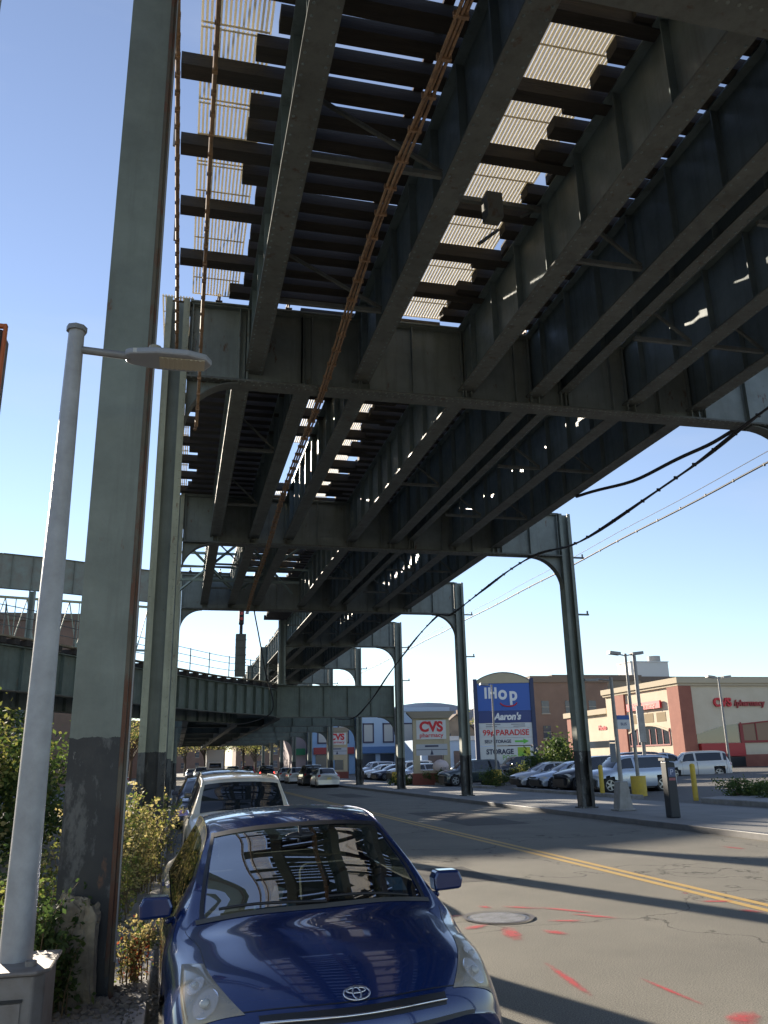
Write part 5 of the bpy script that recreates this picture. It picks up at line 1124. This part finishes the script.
def shop(lab,x0,x1,y,z1,m,trim,base,grp='painted shop buildings beyond the lot',sign=None,dep=10):
    e=empty('shop_building',(x0,y,0),lab,'shop building',grp); W_=x1-x0
    b=MB(); b.box(0,W_,0,dep,0,z1); b.build('wall',m,e); b=MB(); b.box(-.1,W_+.1,-.25,.1,z1-.3,z1+.25); b.build('cornice',trim,e)
    x=.9
    while x+1.3<W_:
        b=MB(); b.box(x,x+1.25,-.06,-.02,4.6,6.9); w_=b.build('window',mat('pale shade',(.5,.5,.47),.6),e)
        b=MB(); b.box(x-.18,x-.0,-.1,-.015,4.4,7.1); b.box(x+1.25,x+1.43,-.1,-.015,4.4,7.1); b.box(x-.18,x+1.43,-.1,-.015,6.9,7.1); b.box(x-.18,x+1.43,-.12,-.015,4.4,4.6); b.build('window_frame',mat('dark trim',(.06,.05,.09),.6),w_); x+=2.9
    b=MB(); b.box(.2,W_-.2,-.5,-.02,3.0,3.9); b.build('fascia_sign',base,e)
    x=.5
    while x+2.2<W_: b=MB(); b.box(x,x+2.0,-.1,-.02,.3,2.9); b.build('shopfront',M_PANE,e); x+=2.7
    if sign: text(sign,.7,M_TXW,(W_/2,-.52,3.45),rt,'lettering',e,.01)
shop('long pale blue shop building with white shaded windows',24.5,38,118,9.0,M_LBL,M_LBL,mat('fascia blue',(.1,.2,.4),.6))
shop('bright blue shop building left of the pale blue one',18.2,24.3,119,8.4,M_BLUEW,M_BLUEW,mat('fascia red',(.35,.05,.05),.6))
shop('cream shop building with a green fascia far down the street',16.0,18.1,124,8.6,mat('grey pink render',(.4,.34,.36),.9),M_SILL,mat('fascia green',(.03,.22,.1),.6))
e=empty('low_shop',(37,98,0),'low blue flat roofed shop beside the houses','shop building'); b=MB(); b.box(-9,.5,0,8,0,4.3); b.build('wall',M_LBL,e); 
for x in (-8.2,-5.0,-2.2): b=MB(); b.box(x,x+1.8,-.06,-.02,.5,2.9); b.build('shopfront',M_PANE,e)
b=MB(); b.box(-9.1,.6,-.2,.1,4.1,4.6); b.build('roof_edge',M_SWH,e)
# vaulted roof
e=empty('vaulted_hall',(40,135,0),'grey blue hall with a rounded roof behind the shops','hall'); b=MB(); n=16; b.prism([(-11,0)]+[(-11*math.cos(PI*i/n),6.5+4.6*math.sin(PI*i/n)) for i in range(n+1)]+[(11,0)],'y',0,20); b.build('vault',mat('zinc roof',(.22,.27,.36),.5,.3),e)
def house(lab,x,y,w_,hh,m,mr,rz=0):
    e=empty('house',(x,y,0),lab,'house','houses behind the lot',rz); b=MB(); b.box(0,w_,0,8,0,hh); b.prism([(0,hh),(w_,hh),(w_/2,hh+2.2)],'y',.0,8) ; b.build('wall',m,e)
    b=MB(); 
    for s in (0,1):
        x0,x1=(-.4,w_/2) if s==0 else (w_+.4,w_/2); z0=hh-.25
        b.add([(x0,-.4,z0),(x1,-.4,hh+2.35),(x1,8.4,hh+2.35),(x0,8.4,z0),(x0,-.4,z0-.15),(x1,-.4,hh+2.2),(x1,8.4,hh+2.2),(x0,8.4,z0-.15)],[(0,1,2,3),(4,7,6,5),(0,4,5,1),(3,2,6,7),(0,3,7,4)])
    r_=b.build('roof',mr,e); b=MB(); b.box(w_*.7,w_*.7+.6,3,3.6,hh+.8,hh+3.0); b.build('chimney',M_BBRK,r_)
    for i in (0,1):
        for z in (1.0,3.8):
            if z+1.2<hh: b=MB(); b.box(w_*.2+i*w_*.4,w_*.2+i*w_*.4+1,-.05,-.01,z,z+1.3); b.build('window',M_PANE,e)
M_ROOF=mat('brown shingles',(.12,.09,.07),.9,c2=(.17,.12,.09),scale=2)
house('tan gabled house right of the pharmacy pylon',31.5,104,6,5.2,M_TBRK,M_ROOF); house('cream gabled house behind the big signboard post',39,107,6,5.4,mat('cream siding',(.45,.4,.3),.8),M_ROOF); house('small white house beyond the vaulted hall',46,140,7,8.0,mat('white siding',(.55,.53,.5),.8),M_ROOF)
block('tall brown brick building beyond the lower line on the left',-60,-8,95,110,17.6,M_BBRK,('s',),4,3.2,None,name='warehouse')
block('brown brick building closing the far end of the street on the left',-30,-4,150,170,9,M_BBRK,('s',),4,3,None,name='brick_building')
block('tan building at the far end of the street',14,40,215,230,12,M_BBRK,('s',),4,3,None,name='brick_building')
block('grey building at the far end behind the truck',-12,13.8,260,275,9,M_BBRK,('s',),4,3,None,name='brick_building')
